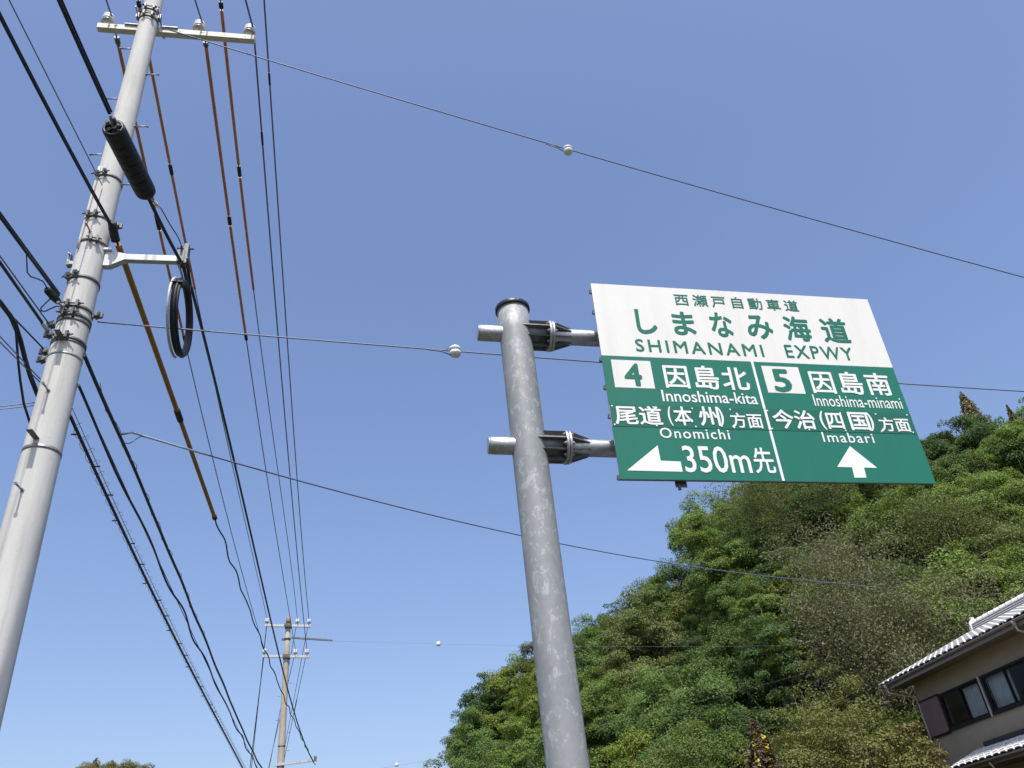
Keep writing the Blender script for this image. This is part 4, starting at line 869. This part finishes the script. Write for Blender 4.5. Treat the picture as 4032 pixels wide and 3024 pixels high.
for i, (rx, rz, npf, per, lf) in enumerate(SPEC):
    V, C = broadleaf(20+i, rx, rz, npf, per, lf); cb = 2.4+.25*(i % 3); H = cb+2*rz
    V[:, 2] += cb; VAR.append((quadmesh('crown', V, M['leaf']), limbs(i, H, cb, C[::5]).mesh('trunk'), H, rx))
    VAR[-1][1].materials.append(M['bark'])
def tree_at(name, label, cat, P, var, sc, rot, col, group, crown_mat=None):
    e = thing(name, label, cat, P, group); e.rotation_euler = (0, 0, rot); e.scale = (sc[0], sc[0], sc[1])
    for me, nm in ((var[1], 'trunk'), (var[0], 'crown')):
        o = bpy.data.objects.new(nm, me); COL.objects.link(o); o.parent = e; o.color = (*col, 1)
    return e
PAL = {'fresh': (.150, .225, .056), 'mid': (.112, .178, .052), 'deep': (.072, .122, .042), 'olive': (.135, .165, .060), 'lime': (.195, .255, .048), 'brown': (.128, .145, .066)}
LAB = {'fresh': 'fresh green broadleaf tree on the wooded hillside', 'mid': 'mid green broadleaf tree on the wooded hillside', 'deep': 'dark evergreen tree on the wooded hillside',
       'olive': 'olive green tree on the wooded hillside', 'lime': 'bright yellow green tree on the wooded hillside', 'brown': 'brownish budding tree on the wooded hillside'}
GRP = {'fresh': 'fresh green hillside trees', 'mid': 'mid green hillside trees', 'deep': 'dark evergreen hillside trees', 'olive': 'olive hillside trees', 'lime': 'yellow green hillside trees', 'brown': 'brownish hillside trees'}
tr = random.Random(11); placed = []
def pick(a, d, el):
    if a < -3: w = [('fresh', 5), ('mid', 3), ('deep', 3), ('lime', 1)]
    elif a < 8: w = [('fresh', 4), ('mid', 4), ('deep', 2), ('olive', 1), ('lime', 1)]
    elif a < 17: w = [('mid', 5), ('deep', 2), ('olive', 1), ('fresh', 4), ('brown', 1)]
    else: w = [('fresh', 5), ('mid', 4), ('deep', 2), ('olive', 1), ('lime', 1)]
    t = tr.random()*sum(x for _, x in w)
    for nm, x in w:
        t -= x
        if t <= 0: return nm
    return w[-1][0]
cnt = 0
for d in np.arange(36, 84, 2.7):
    for a in np.arange(-4.6, 41, math.degrees(3.3/d)):
        a_ = a+tr.uniform(-.45, .45)*math.degrees(3.3/d); d_ = d+tr.uniform(-1.3, 1.3); x, y = d_*math.sin(math.radians(a_)), d_*math.cos(math.radians(a_))
        zc = np.interp(a_, AZT, ZT); dc = np.interp(a_, AZT, DT); df = np.interp(a_, AZT, FT)
        if d_ < df-1.0 or d_ > dc+2.5: continue
        P = np.array([x, y, float(hill(x, y))]); u_, r_ = P @ U, P @ RT
        if u_ < HC+2.5 and r_ < HW+10: continue
        if r_ < 12-max(0, u_-46)*.5: continue
        if 16.5 < a_ < 25.5 and d_ < 44: continue
        if 8 < a_ < 17 and d_ < 48 and tr.random() < .2: continue
        k = pick(a_, d_, 0)
        if 7 < a_ < 18 and d_ < 49 and tr.random() < .45: k = 'deep'  # crowns coloured darker here to paint the shade in the wood's hollows
        zone = 0 if d_ > dc-5 else (2 if d_ < df+8 else 1)
        v = tr.randrange(len(VAR)); s_ = tr.uniform(.80, 1.12); sz = s_*tr.uniform(.85, 1.15)
        if d_ > dc-4: sz *= tr.uniform(.75, 1.1)
        c = np.array(PAL[k])*tr.uniform(.82, 1.22)
        tree_at('broadleaf_tree', LAB[k]+(' along its ridge line', ' halfway up its slope', ' at its foot')[zone], 'tree', P, VAR[v], (s_, sz), tr.uniform(0, 6.28), c, GRP[k]+(' on the ridge', ' on the slope', ' at the foot')[zone]); cnt += 1
print('TREES', cnt)
for az_, d_, k_ in ((12.3, 51.0, .62), (15.6, 45.5, .70), (17.6, 50.0, .8)):
    tree_at('broadleaf_tree', 'bright yellow green sapling shining out of the dark middle of the wood', 'tree', (*pol(az_, d_)[:2], float(hill(*pol(az_, d_)[:2]))+1.8), VAR[4], (k_, k_*1.1), az_, (.24, .29, .05), 'yellow green saplings inside the wood')
# undergrowth that closes the gaps under the crowns
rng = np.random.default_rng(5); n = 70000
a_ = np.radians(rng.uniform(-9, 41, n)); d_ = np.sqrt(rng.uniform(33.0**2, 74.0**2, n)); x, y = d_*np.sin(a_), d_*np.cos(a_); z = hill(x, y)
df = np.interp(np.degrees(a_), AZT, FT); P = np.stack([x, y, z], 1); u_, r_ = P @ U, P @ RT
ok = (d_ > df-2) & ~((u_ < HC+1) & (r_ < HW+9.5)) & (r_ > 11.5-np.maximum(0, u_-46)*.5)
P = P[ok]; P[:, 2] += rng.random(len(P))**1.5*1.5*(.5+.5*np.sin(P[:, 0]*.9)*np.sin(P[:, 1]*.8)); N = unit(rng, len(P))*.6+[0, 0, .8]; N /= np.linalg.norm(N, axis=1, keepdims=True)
me = quadmesh('undergrowth', leafquads(P, N, np.full(len(P), .26), rng), M['leaf']); o = bpy.data.objects.new('undergrowth', me); COL.objects.link(o); o.color = (.055, .085, .030, 1)  # colour kept dark to carry the shade under the crowns
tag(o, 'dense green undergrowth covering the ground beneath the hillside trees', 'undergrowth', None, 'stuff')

# recursive bare branching
def twiggy(seed, H, spread, depth=5, r0=.14, first=5, up=.55):
    rng = np.random.default_rng(seed); segs = []; tips = []
    def grow(p, d, L, r, lev):
        q = p+d*L*.5+rng.normal(size=3)*L*.06; e = q+(d+rng.normal(size=3)*.16)*L*.5; segs.append(([p, q, e], [r, r*.82, r*.62], 5 if lev < 2 else 3))
        if lev >= depth: tips.append((e, d)); return
        for _ in range(rng.integers(2, 4) if lev else first):
            nd = nrm(d*up+rng.normal(size=3)*spread+np.array([0, 0, .12])); t = rng.uniform(.45, 1); b = p+(e-p)*t
            grow(b, nd, L*rng.uniform(.58, .80), r*.55*(1.1-.3*t), lev+1)
    grow(np.array([0, 0, -.6]), np.array([0, 0, 1.0]), H*.36, r0, 0)
    mb = MB()
    for a, r, n_ in segs: mb.tube(a, r, n_, caps=False)
    return mb, tips
def feathery(name, label, P, seed, H, spread, col, leaf, per, rad, depth=5, scale=1.0, bark='bark_pale', group=None, first=5, ntw=6):
    mb, tips = twiggy(seed, H, spread, depth, first=first); rng = np.random.default_rng(seed); T = np.array([t for t, _ in tips])
    e = thing(name, label, 'tree', P, group); e.scale = (scale,)*3
    me = mb.mesh('trunk'); me.materials.append(M[bark]); o = bpy.data.objects.new('trunk', me); COL.objects.link(o); o.parent = e
    tw = np.repeat(T, ntw, 0)+rng.normal(size=(len(T)*ntw, 3))*rad*.9; N = unit(rng, len(tw)); N[:, 2] *= .5; N /= np.linalg.norm(N, axis=1, keepdims=True)
    me = quadmesh('twigs', leafquads(tw, N, np.full(len(tw), .48), rng, .085), M[bark]); o = bpy.data.objects.new('twigs', me); COL.objects.link(o); o.parent = e; o['kind'] = 'stuff'
    pos = np.repeat(T, per, 0)+rng.normal(size=(len(T)*per, 3))*rad; N = unit(rng, len(pos))*.7+[0, 0, .5]; N /= np.linalg.norm(N, axis=1, keepdims=True)
    me = quadmesh('crown', leafquads(pos, N, np.full(len(pos), leaf), rng), M['leaf']); o = bpy.data.objects.new('crown', me); COL.objects.link(o); o.parent = e; o.color = (*col, 1); return e
def gpt(az_, d): p = pol(az_, d); p[2] = max(0, float(hill(p[0], p[1]))); return p
feathery('feathery_tree', 'large grey olive tree in thin leaf with tangled bare branches above the house eave', gpt(23.6, 38.5), 3, 17.0, .52, (.150, .158, .085), .10, 150, .46, 6)
feathery('feathery_tree', 'thin olive tree with pale branches spreading under the sign', gpt(18.2, 56.0), 8, 12.0, .50, (.130, .160, .062), .11, 85, .42, 6, bark='bark', ntw=3)
feathery('feathery_tree', 'smaller brownish twiggy tree leaning out of the upper wood', gpt(27.5, 50.0), 12, 11.0, .6, (.135, .165, .060), .11, 85, .6, 6, bark='bark', ntw=3)
for i, (a, d, h) in enumerate(((13.6, 66, 7.6), (5.8, 66, 6.2), (10.9, 66, 6.6))):
    feathery('bare_tree', ('bare reddish twigs breaking the skyline beside the sign bottom', 'bare twigs standing out from the skyline beside the post', 'bare twigs on the ridge below the sign bracket')[i], gpt(a, d), 40+i, h*1.5, .5, (.20, .13, .09), .07, 2, .16, 5, ntw=9)
# conifers
def conifer(seed, H, R, nl, leaf, bands=.3):
    rng = np.random.default_rng(seed); t = rng.random(nl)**.75; tier = np.round(t*16)/16*bands+t*(1-bands); z = H*(.1+.9*tier); rr = R*(1-tier)**.8*(.25+.75*rng.random(nl)**.5)*(1+.6*bands*np.sin(tier*60)); th = rng.random(nl)*6.283; pc = rng.random(4)*6.28
    rr = rr*(.78+.26*np.sin(3*th+z*1.9+pc[0])*np.sin(z*3.1+pc[1])+.22*np.sin(5*th-z*4.3+pc[2]))+rng.normal(size=nl)*.05*R*.3; z = z+rng.normal(size=nl)*.10
    P = np.stack([rr*np.cos(th), rr*np.sin(th), z-.22*rr], 1); N = np.stack([np.cos(th)*.5, np.sin(th)*.5, np.full(nl, .8)], 1)+rng.normal(size=(nl, 3))*.35; N /= np.linalg.norm(N, axis=1, keepdims=True)
    return leafquads(P, N, np.full(nl, leaf), rng)
def conifer_at(name, label, P, seed, H, R, nl, leaf, col, group=None, bands=.3):
    e = thing(name, label, 'tree', P, group); mb = MB(); mb.tube([(0, 0, -.6), (0, 0, H*.5), (0, 0, H*.98)], [H*.018, H*.011, .01], 6); me = mb.mesh('trunk'); me.materials.append(M['bark'])
    for m_, nm in ((me, 'trunk'), (quadmesh('crown', conifer(seed, H, R, nl, leaf, bands), M['needle']), 'crown')):
        o = bpy.data.objects.new(nm, m_); COL.objects.link(o); o.parent = e; o.color = (*col, 1)
    return e
conifer_at('conifer', 'lone brownish conifer spire rising above the ridge beside the sign edge', gpt(31.5, 64), 2, 10.0, 3.0, 12000, .15, (.27, .245, .16), None, .07)
conifer_at('conifer', 'smaller brown conifer tip on the ridge beyond the lone spire', gpt(33.6, 64.5), 3, 8.4, 1.6, 6000, .15, (.26, .225, .14), None, .07)
for i, (px, top) in enumerate(((310, 3010), (352, 3005), (376, 2994), (414, 2996), (445, 3003), (488, 3004), (520, 2999), (560, 3014))):
    P = atdist((px, top+24), 62.0); vv = VAR[(i*2+1) % 6]; k_ = .42+.14*rnd.random(); H = vv[2]*k_*1.25
    tree_at('grove_tree', 'distant olive tree top in the low grove beyond the cables', 'tree', (P[0], P[1], P[2]-H), vv, (k_, k_*1.25), i*1.3, (.185, .175, .085), 'distant grove of tree tops')
for i, (px, top) in enumerate(((377, 2992), (443, 3001))):
    P = atdist((px, top+6), 63.0); conifer_at('conifer', 'pointed conifer tip poking out of the low distant grove', (P[0], P[1], P[2]-9.0), 160+i, 9.0, 2.6, 6000, .2, (.15, .145, .09), 'pointed tips in the distant grove', .07)
# garden trees beside the house
def bushy(name, label, P, seed, rx, rz, npf, per, leaf, col, zb=.3, cat='shrub', col2=None):
    V, C = broadleaf(seed, rx, rz, npf, per, leaf, (.13, .25), loose=.25); V[:, 2] += zb; e = thing(name, label, cat, P)
    mb = limbs(seed, zb+2*rz, zb+.2, C[::9], .07, .12); me = mb.mesh('trunk'); me.materials.append(M['bark'])
    for m_, nm in ((me, 'trunk'), (quadmesh('crown', V, M['leaf']), 'crown')):
        o = bpy.data.objects.new(nm, m_); COL.objects.link(o); o.parent = e; o.color = (*col, 1)
    return e
def topz(p, d): return atdist(p, d)
for i, (px, d, w, col, lab) in enumerate((((3330, 2835), 26.0, 1.9, (.190, .195, .066), 'bronze green garden shrub with glossy new leaves beside the house wall'),
        ((3540, 2925), 25.5, 1.3, (.200, .165, .066), 'coppery leaved shrub touching the corner of the house'),
        ((3120, 2830), 28.0, 1.8, (.20, .225, .075), 'pale green bushy tree behind the brown cypress'),
        ((3230, 2700), 31.0, 2.2, (.185, .205, .07), 'yellowish green tree with arching branches behind the garden shrubs'),
        ((3560, 2790), 31.5, 2.0, (.105, .165, .045), 'dark green bamboo like thicket in the shade behind the house corner'),
        ((2700, 2850), 31.0, 2.0, (.135, .19, .05), 'rounded green tree at the foot of the hill beside the sign post'))):
    T_ = topz(px, d); H = T_[2]; rz_ = min(2.2, H*.40); bushy('garden_tree', lab, (T_[0], T_[1], 0), 70+i, w, rz_, 70, 230, .085, tuple(x*.8 for x in col), H-2*rz_)
T_ = topz((2968, 2846), 26.5); H = T_[2]
e = conifer_at('brown_cypress', 'dying brown cypress with bright yellow patches in front of the wood', (T_[0], T_[1], 0), 90, H, 1.7, 26000, .10, (.095, .070, .048), None, .05)
rng = np.random.default_rng(91); V = conifer(92, H, 1.66, 44000, .15, .05); c = V.reshape(-1, 4, 3).mean(1); a_ = np.degrees(np.arctan2(c[:, 0], c[:, 1])); V = V.reshape(-1, 4, 3)[((np.abs(a_-150) < 8) & (c[:, 2] > H*.62) & (c[:, 2] < H*.93)) | ((np.abs(a_+145) < 9) & (c[:, 2] > H*.80) & (c[:, 2] < H*.96))].reshape(-1, 3)*[1.08, 1.08, 1]
o = bpy.data.objects.new('yellow_patch', quadmesh('yellow_patch', V, M['needle'])); COL.objects.link(o); o.parent = e; o.color = (.40, .32, .04, 1)
